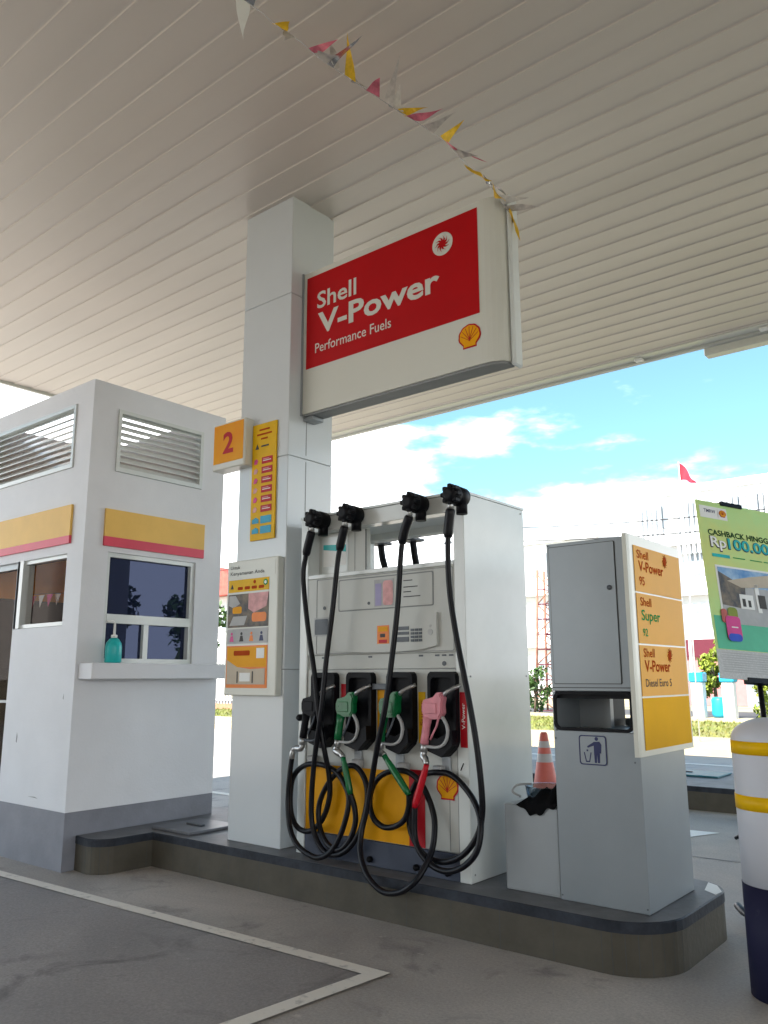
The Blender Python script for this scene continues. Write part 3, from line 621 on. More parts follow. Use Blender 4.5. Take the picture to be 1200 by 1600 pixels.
# left window + door
b = MB(); frameY(b, KY0+.02, KY0+.09, -6.62, -5.89, 1.745, 2.30, .03, WHITE); b.box(-6.655, -6.565, KY0-.0, KY0+.1, 1.745, 2.30, WHITE)
w = b.build('window_frame', t)
b = MB(); b.box(-6.565, -5.92, KY0+.05, KY0+.056, 1.775, 2.27, GL_WIN); b.build('pane', w)
b = MB(); frameY(b, KY0+.03, KY0+.09, -7.5, -6.662, 0.0, 2.30, .05, GREYL); d = b.build('door', t)
b = MB(); b.box(-7.45, -6.712, KY0+.055, KY0+.061, .05, 2.25, GL_WIN); b.build('pane', d)
b = MB(); b.box(-7.45, -6.712, KY0+.04, KY0+.07, 1.15, 1.17, GREYL); b.build('handle', d)
b = MB(); b.box(KX1+.001, -5.475, 3.335, 4.635, 1.338, 1.457, WHITEWALL, .006); b.build('ledge', t)
b = MB(); b.rect(FX(KX1), 3.72, 4.02, 1.459, 1.468, WHITE, -.01, .03)
# pennants hung in the kiosk to imitate bunting reflected in the glass
t2 = thing('bunting', (-6.4, 3.75, 2.0), 'small coloured pennants added inside the kiosk as bunting reflected in its window', 'bunting')
b = MB(); b.tube([(-7.4, 3.8, 2.11), (-6.6, 3.8, 2.08), (-5.9, 3.8, 2.09)], .003, WIRE, 5); b.build('string', t2)
for i, m in enumerate((PENP, PAPERW, MAG, SILV, PENP, PAPERW, PENB, YELT, PENGR, PAPERW)):
    x = -7.3+i*.145; b = MB(); b.poly([(x-.05, 3.8, 2.09), (x+.05, 3.8, 2.09), (x, 3.79, 1.98), (x-.05, 3.803, 2.09), (x+.05, 3.803, 2.09), (x, 3.793, 1.98)], [(0, 2, 1), (3, 4, 5), (0, 1, 4, 3), (1, 2, 5, 4), (2, 0, 3, 5)], m); b.build('pennant', t2)
b = MB(); F = FY(KY0)
b.flat(F, [(-6.45, .86), (-6.435, .85), (-6.43, .90), (-6.442, .93)], SEAML, .0004, .0006); b.build('scuff', t); b = MB(); b.flat(F, [(-5.80, 1.20), (-5.788, 1.19), (-5.79, 1.235)], SEAML, .0004, .0006); b.build('scuff', t); b = MB()
b.flat(F, [(-6.2, .47), (-6.05, .465), (-6.1, .475)], SEAML, .0004, .0006); b.build('scuff', t)
# soap bottle
bx, by, bz = -5.565, 3.56, 1.457
t = thing('pump_bottle', (bx, by, bz), 'turquoise pump bottle standing on the kiosk ledge', 'bottle')
b = MB(); b.lathe((bx, by, bz), [(.056, 0), (.062, .01), (.062, .12), (.056, .15), (.037, .178), (.022, .188)], CYAN, 24); b.build('bottle_body', t)
b = MB(); b.lathe((bx, by, bz), [(.024, .189), (.024, .21), (.010, .215), (.008, .30)], PAPERW, 16); b.tube([(bx, by, bz+.30), (bx-.0, by-.02, bz+.315), (bx, by-.07, bz+.31)], .008, PAPERW, 8); b.build('pump_head', t)

# ------------------------------------------------------------------ fuel dispenser
DX0, DX1, DY0, DY1, DZ = -4.0, -2.645, 3.985, 4.70, 2.44
t = thing('fuel_dispenser', ((DX0+DX1)/2, (DY0+DY1)/2, H), 'white four hose fuel dispenser with yellow lower panel standing on the island', 'fuel dispenser')
b = MB()
b.box(-2.722, DX1, DY0, DY1, H+.001, DZ-.012, WHITE, .004); b.build('side_panel', t); b = MB(); b.box(DX0, -3.93, DY0, DY1, H+.001, DZ-.012, WHITE, .004)
b.build('side_panel', t)
b = MB(); b.box(-3.929, -2.723, DY0+.005, DY0+.10, 2.325, DZ-.013, WHITE, .004); b.box(-3.929, -2.723, DY0+.101, DY1-.101, 2.39, DZ-.013, PAPERW); b.box(-3.929, -2.723, DY1-.10, DY1-.005, 2.34, DZ-.013, PAPERW, .004); b.box(DX0-.004, DX1+.004, DY0-.004, DY1+.004, DZ-.0115, DZ+.004, WHITE); b.build('top_beam', t)
b = MB(); b.box(-3.929, -3.495, DY0+.11, DY0+.15, 2.0, 2.3245, WHITE2); F = FY(DY0+.11)
b.rect(F, -3.90, -3.66, 2.02, 2.30, WHITE, .001, .002); b.rect(F, -3.60, -3.596, 2.01, 2.32, SEAML, .001, .001); b.rect(F, -3.503, -3.496, 2.0, 2.32, SEAM, .001, .002)
b.build('upper_housing', t)
b = MB(); b.rect(F, -3.885, -3.675, 2.095, 2.245, PAPERW, .004, .001); b.flat(F, [(-3.885, 2.215), (-3.675, 2.185), (-3.675, 2.235), (-3.885, 2.25)], CYAN, .0055, .001); b.build('sticker', t)
b = MB(); b.box(-3.929, -2.723, DY0+.003, DY1-.003, 1.49, 2.0, WHITE2, .004); b.box(-3.929, -2.723, DY0+.02, DY1-.02, 1.40, 1.489, WHITE2)
b.box(-3.929, -2.723, DY0+.001, DY0+.1, 2.001, 2.03, WHITE, .004); b.build('head_housing', t)
F = FY(DY0+.003)
b = MB(); ring(b, F, rrect(-3.645, -2.872, 1.768, 1.978, .012), rrect(-3.638, -2.879, 1.775, 1.971, .010), SEAML, .0005, .002)
ring(b, F, rrect(-3.845, -2.73, 1.497, 1.993, .01), rrect(-3.841, -2.734, 1.501, 1.989, .01), SEAML, .0005, .0015)
b.flat(F, rrect(-3.636, -2.881, 1.777, 1.969, .010), WHITE2, .0005, .003); b.build('display_door', t)
b = MB(); b.rect(F, -3.335, -3.175, 1.785, 1.955, PHGREY, .0045, .0015); b.flat(F, rrect(-3.262, -3.182, 1.79, 1.945, .02), PHPINK, .0065, .001); b.rect(F, -3.325, -3.275, 1.79, 1.93, mat('lilac_print', (.33, .30, .48), .5), .0065, .001); b.build('price_sticker', t)
b = MB()
for i, (w_, z) in enumerate(((.07, 1.93), (.11, 1.89), (.06, 1.86), (.13, 1.83))): b.rect(F, -3.10, -3.10+w_, z, z+.006, TXTG, .004, .0008)
b.build('small_print', t)
b = MB(); b.rect(F, -3.865, -3.725, 1.615, 1.738, PHGREY, .001, .003); b.flat(F, rrect(-3.855, -3.735, 1.625, 1.728, .01), DGREY, .0045, .001); b.build('small_screen', t)
b = MB(); pts = [(-3.70, 1.725), (-3.70, 1.53), (-3.62, 1.508), (-3.40, 1.499), (-3.15, 1.499), (-2.95, 1.508), (-2.84, 1.53), (-2.84, 1.725)]
b.flat(F, pts, WHITE2, .001, .022); b.build('keypad_bezel', t)
F2 = FY(DY0-.020); b = MB(); b.rect(F2, -3.295, -3.20, 1.55, 1.663, ORG, .0005, .002); b.rect(F2, -3.285, -3.21, 1.625, 1.655, YEL, .003, .001); b.rect(F2, -3.28, -3.215, 1.555, 1.575, REDL, .003, .001); b.rect(F2, -3.27, -3.23, 1.59, 1.612, TXTG, .003, .001); b.build('orange_sticker', t)
b = MB()
for (x, z, w_, h_) in ((-3.14, 1.628, .095, .022), (-3.14, 1.60, .095, .018), (-3.14, 1.557, .095, .03)): b.rect(F2, x, x+w_, z, z+h_, DGREY, .0005, .004)
for i in range(3):
    for j in range(4): b.rect(F2, -3.03+i*.03, -3.006+i*.03, 1.556+j*.021, 1.571+j*.021, DGREY, .0005, .004)
disc(b, F2, -2.885, 1.61, .018, PHGREY, .0005, .002); disc(b, F2, -2.885, 1.645, .008, PHGREY, .0005, .002); b.build('keypad', t)
for x in (-3.805, -3.40, -3.0, -2.88, -2.83, -2.78): b = MB(); b.rect(FY(DY0+.02), x, x+.03, 1.468, 1.478, DGREY, .0005, .003); b.build('vent_slot', t)
for q in ((F, -3.77, 1.80, .012, .001), (F, -3.38, 1.81, .010, .004), (FY(DY0+.02), -2.815, 1.425, .014, .001)): b = MB(); disc(b, q[0], q[1], q[2], q[3], DGREY, q[4], .004, 14); b.build('lock', t)
# lower cabinet
b = MB(); b.box(-3.929, -2.723, DY0+.012, DY1-.003, .38, 1.399, WHITE2, .003); b.build('lower_cabinet', t)
F = FY(DY0+.012); b = MB(); ring(b, F, rrect(-3.86, -2.726, .382, 1.397, .008), rrect(-3.856, -2.730, .386, 1.393, .008), SEAML, .0005, .0015)
b.rect(F, -2.79, -2.7865, .39, .86, SEAML, .0005, .0015); b.build('panel_seam', t)
b = MB(); b.rect(F, -3.926, -3.078, .384, .795, YEL, .0025, .002); b.build('yellow_panel', t)
b = MB(); b.rect(F, -3.077, -2.962, .384, .812, REDL, .0025, .0022); b.build('red_strip', t)
b = MB(); pecten(b, F, -2.80, .728, .15, .003); b.build('scallop_emblem', t)
b = MB(); b.box(-3.929, -2.723, DY0+.004, DY1-.01, H+.001, .379, BLUEGREY, .003)
for x in (-3.37, -3.02, -2.80): b.lathe((x, DY0+.003, .275), [(.018, 0), (.018, -.02), (.008, -.03)], BLACK, 10, 'y')
b.build('plinth', t)
# holsters
def holster(x0, x1, z0, zt):
    y1 = DY0+.011; out_ = [(x0+.025, z0+.035), (x1-.075, z0), (x1-.012, z0+.055), (x1, z0+.085), (x1, zt-.03), (x1-.006, zt-.012), (x1-.022, zt-.001), (x0+.022, zt), (x0+.006, zt-.012), (x0, zt-.03), (x0, z0+.06)]
    cx, cz = (x0+x1)/2, (z0+zt)/2; inn = [(cx+(p[0]-cx)*.78, cz+(p[1]-cz)*.86) for p in out_]
    b = MB(); ring(b, FY(y1), out_, inn, BLACK, 0, .05); b.flat(FY(y1), inn, BLACK, .002, .006)
    chin = [(x0+.03, z0+.03), (x1-.075, z0), (x1, z0+.07), (x1-.005, z0+.15), (cx, z0+.10), (x0+.02, z0+.12)]
    b.flat(FY(y1), chin, BLACK, .051, .045)
    o = b.build('nozzle_holster', t); return o
for x0, x1, z0 in ((-3.85, -3.64, .905), (-3.54, -3.33, .905), (-3.21, -3.01, .902), (-2.90, -2.70, .902)): holster(x0, x1, z0, 1.378)
# coloured product labels beside the holsters
def lab(x0, x1, z0, z1, m, txt=None, yy=DY0+.012):
    b = MB(); b.rect(FY(yy), x0, x1, z0, z1, m, .001, .004)
    Fv = (Vector((0, F[0].y, 0)), Vector((0, 0, 1)), Vector((-1, 0, 0)))
    if txt:
        text(b, (Vector((0, yy, 0)), Vector((0, 0, 1)), Vector((-1, 0, 0))), txt, z0+.10, z0+.245, -(x0+x1)/2-.012, .024, PAPERW if m is REDL else TXTR, .0075, .006)
    b.build('product_label', t)
lab(-3.622, -3.575, 1.195, 1.305, REDL); lab(-3.318, -3.235, .965, 1.27, YEL); lab(-3.0, -2.95, .965, 1.26, YELT, 'Super'); lab(-2.695, -2.650, .955, 1.262, REDL, 'V-Power', DY0)
b = MB(); b.box(-3.345, -3.20, DY0-.03, DY0+.011, 1.272, 1.308, DGREY, .004); b.build('label_bracket', t)
b = MB()
for x in (-3.47, -3.14, -2.80):
    b = MB(); b.box(x-.03, x+.03, DY0-.004, DY0+.0118, .80, .90, GREYL, .003); b.build('hose_bracket', t)
for x in (-3.845, -3.46, -2.84, -3.10):
    b = MB(); b.box(x-.035, x+.035, DY0-.04, DY0+.0118, .795, .85, PHGREY, .008); b.build('hose_clip', t)
b = MB(); b.lathe((-3.968, DY0-.002, 1.085), [(.022, 0), (.022, -.025), (.012, -.04)], BLACK, 12, 'y'); b.build('knob', t)
for q in ((4.02, 2.40), (4.66, 2.40), (4.02, .28), (4.66, .28), (4.02, 1.35), (4.66, 1.35)):
    b = MB(); disc(b, FX(DX1), q[0], q[1], .006, SEAML, .0008, .002, 10); b.build('screw', t)
b = MB(); b.tube([(-2.70, DY0-.003, .83), (-2.68, DY0-.003, .87)], .003, BLACK, 6); b.build('paint_scuff', t)

# ------------------------------------------------------------------ hoses and nozzles
HP = {
1:[(-3.778,3.860,2.306),(-3.838,3.870,2.149),(-3.859,3.870,1.991),(-3.810,3.870,1.670),(-3.746,3.870,1.381),(-3.708,3.870,1.141),(-3.666,3.880,0.924),(-3.659,3.920,0.767),(-3.660,3.935,0.631),(-3.697,3.935,0.513),(-3.763,3.935,0.431),(-3.858,3.935,0.386),(-3.956,3.935,0.414),(-4.006,3.935,0.516),(-3.993,3.935,0.692),(-3.895,3.935,0.783),(-3.752,3.935,0.803),(-3.609,3.935,0.766),(-3.514,3.920,0.687),(-3.478,3.910,0.616),(-3.489,3.900,0.516),(-3.532,3.890,0.399),(-3.591,3.870,0.307),(-3.672,3.860,0.265),(-3.754,3.860,0.270),(-3.860,3.870,0.304),(-3.935,3.880,0.367),(-3.976,3.890,0.454),(-3.996,3.900,0.580),(-3.983,3.900,0.728),(-3.968,3.900,0.829)],
2:[(-3.479,3.860,2.306),(-3.542,3.870,2.121),(-3.570,3.850,1.782),(-3.617,3.840,1.420),(-3.642,3.830,1.143),(-3.705,3.850,0.906),(-3.752,3.870,0.668),(-3.758,3.880,0.455),(-3.686,3.880,0.326),(-3.579,3.880,0.289),(-3.474,3.890,0.329),(-3.395,3.910,0.430),(-3.361,3.930,0.554),(-3.350,3.935,0.657),(-3.379,3.940,0.743),(-3.441,3.940,0.803),(-3.520,3.940,0.805),(-3.628,3.940,0.744),(-3.715,3.940,0.642),(-3.749,3.930,0.540),(-3.727,3.920,0.426),(-3.647,3.900,0.344),(-3.536,3.885,0.322),(-3.457,3.890,0.384),(-3.417,3.900,0.483),(-3.422,3.900,0.574),(-3.445,3.890,0.651)],
3:[(-2.952,3.860,2.306),(-3.020,3.870,2.142),(-3.042,3.850,1.753),(-3.078,3.830,1.414),(-3.120,3.820,1.155),(-3.195,3.840,0.933),(-3.265,3.870,0.726),(-3.300,3.870,0.578),(-3.323,3.850,0.453),(-3.297,3.810,0.338),(-3.205,3.770,0.237),(-3.089,3.760,0.178),(-2.966,3.760,0.193),(-2.872,3.770,0.257),(-2.839,3.820,0.331),(-2.833,3.880,0.408),(-2.836,3.910,0.498),(-2.853,3.930,0.579),(-2.899,3.940,0.673),(-2.966,3.940,0.763),(-3.064,3.940,0.806),(-3.185,3.940,0.794),(-3.269,3.940,0.752),(-3.311,3.930,0.687),(-3.326,3.930,0.598),(-3.288,3.920,0.523),(-3.224,3.920,0.486),(-3.153,3.910,0.488),(-3.078,3.900,0.515),(-3.023,3.890,0.560),(-2.992,3.880,0.627),(-2.983,3.870,0.688)],
4:[(-2.650,3.860,2.310),(-2.679,3.870,2.144),(-2.680,3.870,1.919),(-2.662,3.870,1.734),(-2.623,3.870,1.516),(-2.563,3.860,1.270),(-2.523,3.860,1.066),(-2.499,3.860,0.900),(-2.491,3.870,0.735),(-2.507,3.890,0.617),(-2.550,3.900,0.505),(-2.647,3.900,0.399),(-2.775,3.900,0.350),(-2.909,3.910,0.368),(-3.004,3.930,0.449),(-3.039,3.940,0.549),(-3.026,3.950,0.690),(-2.936,3.950,0.792),(-2.809,3.950,0.815),(-2.731,3.950,0.800),(-2.652,3.940,0.752),(-2.570,3.920,0.677),(-2.510,3.880,0.586),(-2.511,3.850,0.462),(-2.571,3.840,0.380),(-2.663,3.835,0.330),(-2.755,3.840,0.323),(-2.843,3.850,0.352),(-2.911,3.860,0.405),(-2.945,3.870,0.478),(-2.943,3.870,0.622)]}
NZ = {1: ((-3.79, 1.165), BLACK, BLACK, 'black'), 2: ((-3.487, 1.168), GREENP, GREENP, 'green'), 3: ((-3.138, 1.173), GREENP, GREENP, 'green'), 4: ((-2.815, 1.172), PINKP, REDP, 'pink')}
LBL = {1: 'leftmost fuel hose of the dispenser, ending in the all black nozzle', 2: 'fuel hose second from the column with a green nozzle beside the small red label',
       3: 'fuel hose with green nozzle whose loop hangs lowest, over the kerb edge', 4: 'rightmost fuel hose of the dispenser with pink nozzle and red sleeve'}
for k in (1, 2, 3, 4):
    path = HP[k]; sx, sy, sz = path[0]; (nx, nz_), body, sleeve, cn = NZ[k]
    t = thing('fuel_hose', (sx, 3.9, sz), LBL[k], 'fuel hose', 'black fuel hoses with nozzles on the dispenser')
    # swivel on the top beam
    cx, cz = sx+.005, sz+.085; b = MB()
    b.lathe((cx, 3.99, cz), [(.044, 0), (.058, -.01), (.060, -.075), (.053, -.085), (.057, -.095), (.057, -.135), (.042, -.16), (.024, -.168)], BLACK, 20, 'y')
    for a in range(8):
        an = a*math.pi/4; b.box(cx+.050*math.cos(an)-.013, cx+.050*math.cos(an)+.013, 3.835, 3.885, cz+.050*math.sin(an)-.013, cz+.050*math.sin(an)+.013, BLACK, .005)
    b.tube([(cx+.01, 3.955, cz-.02), (cx+.01, 3.955, cz-.105)], .034, BLACK, 14); b.build('swivel', t)
    b = MB(); b.tube([(sx, 3.86, sz+.045), (sx-.002, 3.86, sz-.005)], .017, CHROME, 12); b.tube([(sx, 3.86, sz+.012), (sx, 3.86, sz+.004)], .021, CHROME, 12); b.build('collar', t)
    P_ = smooth_path(path, 8)
    d0 = 0; j = 0
    while d0 < .16: d0 += (P_[j+1]-P_[j]).length; j += 1
    b = MB(); q = P_[0:j+1]; n = len(q); b.tube(q, [.029 if 0.12 < i/(n-1) < .88 else .023 for i in range(n)], RUBBER, 12)
    b.build('sleeve', t)
    b = MB(); b.tube(P_[j-1:], .0170, RUBBER, 12); b.build('hose', t)
    # nozzle
    o_ = Vector((nx, 3.895, nz_)); E_ = P_[-1]
    W = lambda x, z, y=0: o_+Vector((x, y, z))
    b = MB()
    for (x, z, r_, w_) in ():
        pass
    outl = [(-.062, -.055), (-.076, -.02), (-.076, .02), (-.064, .047), (-.03, .055), (.002, .062), (.030, .088), (.058, .090), (.078, .060), (.069, .018), (.072, -.028), (.050, -.058), (.0, -.062)]
    for (s_, y0, y1) in ((1.0, -.014, .014), (.95, -.021, .021), (.86, -.027, .027)):
        pts = [(nx+p[0]*s_, nz_+.008+(p[1]-.008)*s_) for p in outl]
        b.prism(pts, 'y', 3.895+y0, 3.895+y1, body)
    b.box(nx-.045, nx+.035, 3.862, 3.868, nz_-.030, nz_+.030, body, .003)
    b.tube([W(-.045, -.045), W(-.056, -.10), W(-.066, -.16), W(-.072, -.20)], [.029, .023, .024, .026], body, 12)
    z_ = b.build('nozzle', t)
    b = MB(); b.tube([W(.055, .065), W(.085, .092, .01), W(.125, .115, .03), W(.155, .13, .05)], [.014, .0125, .0115, .0105], CHROME, 10); b.build('spout', z_)
    b = MB(); b.tube(smooth_path([W(.055, -.045), W(.085, -.09), W(.092, -.14), W(.07, -.19), W(.02, -.215), W(-.06, -.213)], 4), .0085, PHGREY if k != 1 else DGREY, 8, flatz=1.6); b.build('trigger_guard', z_)
    b = MB(); b.tube([W(.03, -.055), W(.015, -.10), W(-.01, -.14), W(-.03, -.175)], .007, DGREY if k != 4 else body, 6); b.build('trigger', z_)
    b = MB(); b.tube([W(-.073, -.20), W(-.078, -.245)], .021, CHROME, 12); 
    sl_top = E_ + (P_[-6]-E_).normalized()*(-.0) 
    nxt = E_ + Vector((0, 0, 0)); d_ = (P_[-1]-P_[-4]).normalized()
    sleeve_len = {1: .05, 2: .0, 3: .0, 4: .0}[k]
    S0 = {1: Vector((-3.955, 3.895, .885)), 2: Vector((-3.505, 3.885, .862)), 3: Vector((-3.172, 3.88, .892)), 4: Vector((-2.862, 3.88, .862))}[k]
    A_ = W(-.078, -.245); b.tube(smooth_path([A_, A_+Vector((-.01 if k != 4 else .0, -.004, -.022)), S0+(A_-S0)*.3, S0], 4), [.019]*4+[.021]*4+[.017]*4+[.015], CHROME, 12)
    b.build('breakaway_coupling', t)
    b = MB(); q = smooth_path([S0, S0+(E_-S0)*.5, E_], 3); b.tube(q, [.016]*2+[.020]*(len(q)-3)+[.016], sleeve if k != 1 else CHROME, 12); b.build('grip_sleeve', t)
# hoses of the far side seen through the opening
for k, (x, z, x2) in enumerate(((-3.955, 2.365, -3.92), (-3.645, 2.36, -3.62))):
    t = thing('fuel_hose', (x, 4.80, z), ('far side fuel hose seen in the dispenser opening beside the housing', 'far side fuel hose seen in the dispenser opening behind the third hose')[k], 'fuel hose', 'fuel hoses on the far side of the dispenser')
    b = MB(); b.lathe((x, 4.705, 2.40), [(.045, 0), (.05, .12), (.03, .14)], BLACK, 16, 'y'); b.build('swivel', t)
    b = MB(); b.tube(smooth_path([(x, 4.80, z), (x+.01, 4.81, z-.12), (x2, 4.82, z-.26), (x2+.03, 4.83, 1.6), (x2, 4.84, .9)], 5), .026, RUBBER, 10); b.build('hose', t)
    b = MB(); b.box(x-.07, x+.07, 4.72, 4.86, z-.022, z+.0, DGREY, .005); b.box(x-.03, x+.03, 4.78, 4.80, z+.001, z+.16, GREYL); b.build('hanger', t)

# ------------------------------------------------------------------ service pillar with litter bin and price panel
t = thing('service_pillar', (-1.9, 4.33, H), 'grey metal pillar with litter slot and yellow fuel price panel near the island end', 'litter bin')
PX0, PX1, PY0, PY1, PT = -2.128, -1.662, 4.02, 4.63, 2.062
b = MB(); b.box(PX0, PX1, PY0, PY1, H+.001, 1.072, GREY, .003); b.box(PX0, PX1, PY0, PY1, 1.272, PT, GREY, .003)
b.box(PX0, -2.112, PY0, PY1, 1.073, 1.271, GREY); b.box(-1.684, PX1, PY0, PY1, 1.073, 1.271, GREY)
b.box(-2.111, -1.93, 4.30, 4.34, 1.073, 1.271, GREYL); b.box(-1.96, -1.70, 4.56, 4.62, 1.073, 1.115, GREYL); b.box(-2.04, -1.985, 4.44, 4.62, 1.073, 1.271, BLACK)
b.box(-2.111, -1.685, PY0+.01, PY0+.07, 1.235, 1.2715, BLACK)
b.build('cabinet', t)
F = FY(PY0); b = MB(); ring(b, F, rrect(-2.118, -1.682, 1.072, 1.270, .035), rrect(-2.103, -1.697, 1.087, 1.255, .028), BLACK, .001, .010); b.build('litter_slot', t)
b = MB(); b.flat(F, rrect(-2.108, -1.735, 1.312, 2.040, .006), GREY, .001, .006); ring(b, F, rrect(-2.112, -1.731, 1.308, 2.044, .008), rrect(-2.107, -1.736, 1.313, 2.039, .006), SEAM, .0012, .002)
b.rect(F, PX0+.004, PX1-.004, 1.288, 1.2925, SEAM, .0005, .001); d = b.build('door', t)
for q in ((-2.117, 2.052), (-1.672, 2.052), (-2.117, .26), (-1.672, .26), (-2.117, 1.03), (-1.69, .93)):
    b = MB(); disc(b, FY(PY0), q[0], q[1], .0045, DGREY, .0008, .002, 10); b.build('screw', t)
b = MB(); b.lathe((-1.768, PY0-.007, 1.80), [(.013, 0), (.013, -.006), (.005, -.009)], DGREY, 14, 'y'); b.build('lock', d)
b = MB(); b.flat(F, rrect(-1.985, -1.835, .905, 1.052, .016), GREY, .0005, .002); ring(b, F, rrect(-1.985, -1.835, .905, 1.052, .016), rrect(-1.979, -1.841, .911, 1.046, .012), NAVYP, .0028, .001)
Z = .917; X_ = -1.892
disc(b, F, X_+.004, Z+.118, .0095, NAVYP, .003, .001, 14)
b.flat(F, [(X_-.012, Z+.103), (X_-.012, Z+.05), (X_-.010, Z), (X_+.001, Z), (X_+.004, Z+.045), (X_+.007, Z), (X_+.018, Z), (X_+.020, Z+.05), (X_+.026, Z+.045), (X_+.030, Z+.09), (X_+.020, Z+.105)], NAVYP, .003, .001)
b.flat(F, [(X_-.010, Z+.103), (X_-.048, Z+.080), (X_-.045, Z+.072), (X_-.010, Z+.085)], NAVYP, .003, .001)
b.flat(F, [(X_-.068, Z+.05), (X_-.058, Z+.002), (X_-.036, Z+.002), (X_-.026, Z+.05), (X_-.031, Z+.05), (X_-.040, Z+.008), (X_-.054, Z+.008), (X_-.063, Z+.05)], NAVYP, .003, .001)
b.rect(F, X_-.052, X_-.044, Z+.055, Z+.064, NAVYP, .003, .001); b.build('litter_pictogram', t)
# price panel on the right face
b = MB(); prf = [(3.90, 2.07), (3.905, .985), (3.925, .965), (4.675, .962), (4.68, 2.055)]
b.prism([(PX1+.0005, 3.955), (PX1+.012, 3.925), (PX1+.032, 3.93), (PX1+.036, 3.955), (PX1+.036, 4.675), (PX1+.0005, 4.675)], 'z', .964, 2.062, SIGNW); b.build('price_panel_frame', t)
b = MB(); b.box(PX1-.05, PX1-.0, 3.985, 4.02-.001, 1.0, 2.085, DGREY); 
F = FX(PX1+.036)
for i, (z0, z1) in enumerate(((1.772, 2.008), (1.510, 1.763), (1.250, 1.501), (.992, 1.241))):
    b = MB(); b.rect(F, 4.0, 4.648, z0, z1, YELP if i == 3 else YELP2, .001, .003)
    if i == 0:
        text(b, F, 'Shell', 4.035, 4.19, z1-.062, .045, TXTR, .0052, .012); text(b, F, 'V-Power', 4.05, 4.39, z1-.128, .055, TXTR, .0052, .02); text(b, F, '95', 4.05, 4.12, z1-.20, .045, TXTR, .0052, .012); swirl(b, F, 4.42, z1-.045, .042, TXTR, .0045)
    if i == 1:
        text(b, F, 'Shell', 4.045, 4.19, z1-.062, .045, TXTR, .0052, .012); text(b, F, 'Super', 4.05, 4.30, z1-.135, .055, TXTGR, .0052, .014); text(b, F, '92', 4.055, 4.12, z1-.215, .04, TXTGR, .0052, .01)
    if i == 2:
        text(b, F, 'Shell', 4.045, 4.19, z1-.058, .045, TXTR, .0052, .012); text(b, F, 'V-Power', 4.05, 4.40, z1-.13, .058, TXTR, .0052, .02); text(b, F, 'Diesel Euro 5', 4.05, 4.40, z1-.205, .04, TXTG, .0052, .006); swirl(b, F, 4.40, z1-.045, .042, TXTR, .0045)
    b.build('price_field', t)
# low box beside it
t = thing('service_box', (-2.29, 4.3, H), 'low light grey metal box between the dispenser and the litter pillar', 'metal box')
b = MB(); b.box(-2.455, -2.131, 4.035, 4.60, H+.001, .672, GREYL, .004); b.build('box_body', t)
b = MB(); ring(b, FY(4.035), rrect(-2.45, -2.136, .245, .668, .004), rrect(-2.448, -2.138, .247, .666, .004), SEAML, .0003, .001); b.build('front_seam', t)
t = thing('squeegee_jug', (-2.38, 4.22, .673), 'clear plastic basin lying on the low grey box beside the black cloth', 'basin')
b = MB(); b.lathe((-2.33, 4.30, .673), [(.09, 0), (.115, .012), (.125, .07), (.13, .075), (.118, .072), (.10, .02)], GL_JUG, 28); b.build('basin', t)
b = MB(); b.tube(smooth_path([(-2.44, 4.19, .69), (-2.48, 4.17, .715), (-2.46, 4.19, .75), (-2.40, 4.24, .755)], 4), .006, PHGREY, 8); b.build('handle', t)
b = MB(); rg = random.Random(5); nu, nv = 22, 14
pts = []
for i in range(nu+1):
    for j in range(nv+1):
        u_ = i/nu; v_ = j/nv; x = -2.375+u_*.245; y = 4.045+v_*.36
        h_ = .690+.065*math.sin(u_*2.6)*math.sin(v_*3.0+.3)+.014*math.sin(u_*17+v_*9)+.010*math.sin(v_*21-u_*6)
        if j == 0: h_ = .672-.045*max(0, math.sin(u_*4.2-.3))-.008*math.sin(u_*23); y = 4.022+.004*math.sin(u_*30)
        if j == 1: h_ = max(h_*.2+.8*.677, .678); y = 4.024
        if j == 2: h_ = max(h_, .684)
        ex = .05*math.sin(v_*5)*(1-u_)
        pts.append((min(x+ex, -2.134), y, h_))
fc = [(i*(nv+1)+j, (i+1)*(nv+1)+j, (i+1)*(nv+1)+j+1, i*(nv+1)+j+1) for i in range(nu) for j in range(nv)]
b.poly(pts, fc, CLOTH, True); o = b.build('cloth', loc=(-2.29, 4.2, .673)); tag(o, 'crumpled black cloth draped on the low grey box', 'cloth')

# ------------------------------------------------------------------ traffic cone, bollard
cx, cy = -4.60, 8.45
t = thing('traffic_cone', (cx, cy, 0), 'faded red traffic cone with white bands behind the litter pillar', 'traffic cone')
b = MB(); b.box(cx-.19, cx+.19, cy-.19, cy+.19, .001, .035, CONEM, .01); b.build('base', t)
b = MB(); b.lathe((cx, cy, 0), [(.155, .036), (.127, .20), (.092, .41), (.091, .415), (.076, .505), (.066, .57), (.054, .64), (.042, .715), (.030, .735)], CONEM, 24, mats=[CONEM, CONEM, CONEM, CONEW, CONEM, CONEW, CONEM, CONEM]); b.build('cone', t)
bx, by, br = -1.07, 4.07, .165
t = thing('bollard', (bx, by, 0), 'white domed bollard with two yellow bands and navy foot', 'bollard')
b = MB(); b.lathe((bx, by, 0), [(br, .455), (br, .77), (br, .83), (br, 1.005), (br, 1.065)] + [(br*math.cos(R(a)), 1.067+.095*math.sin(R(a))) for a in range(0, 91, 10)][:-1] + [(.004, 1.162)], BOLW, 48); b.build('post', t)
b = MB(); b.lathe((bx, by, 0), [(br+.003, .001), (br+.003, .454)], NAVY, 48); b.build('foot', t)
for z0, z1 in ((.768, .830), (1.005, 1.062)):
    b = MB(); b.lathe((bx, by, 0), [(br+.002, z0), (br+.002, z1)], YELT, 48); b.build('yellow_band', t)
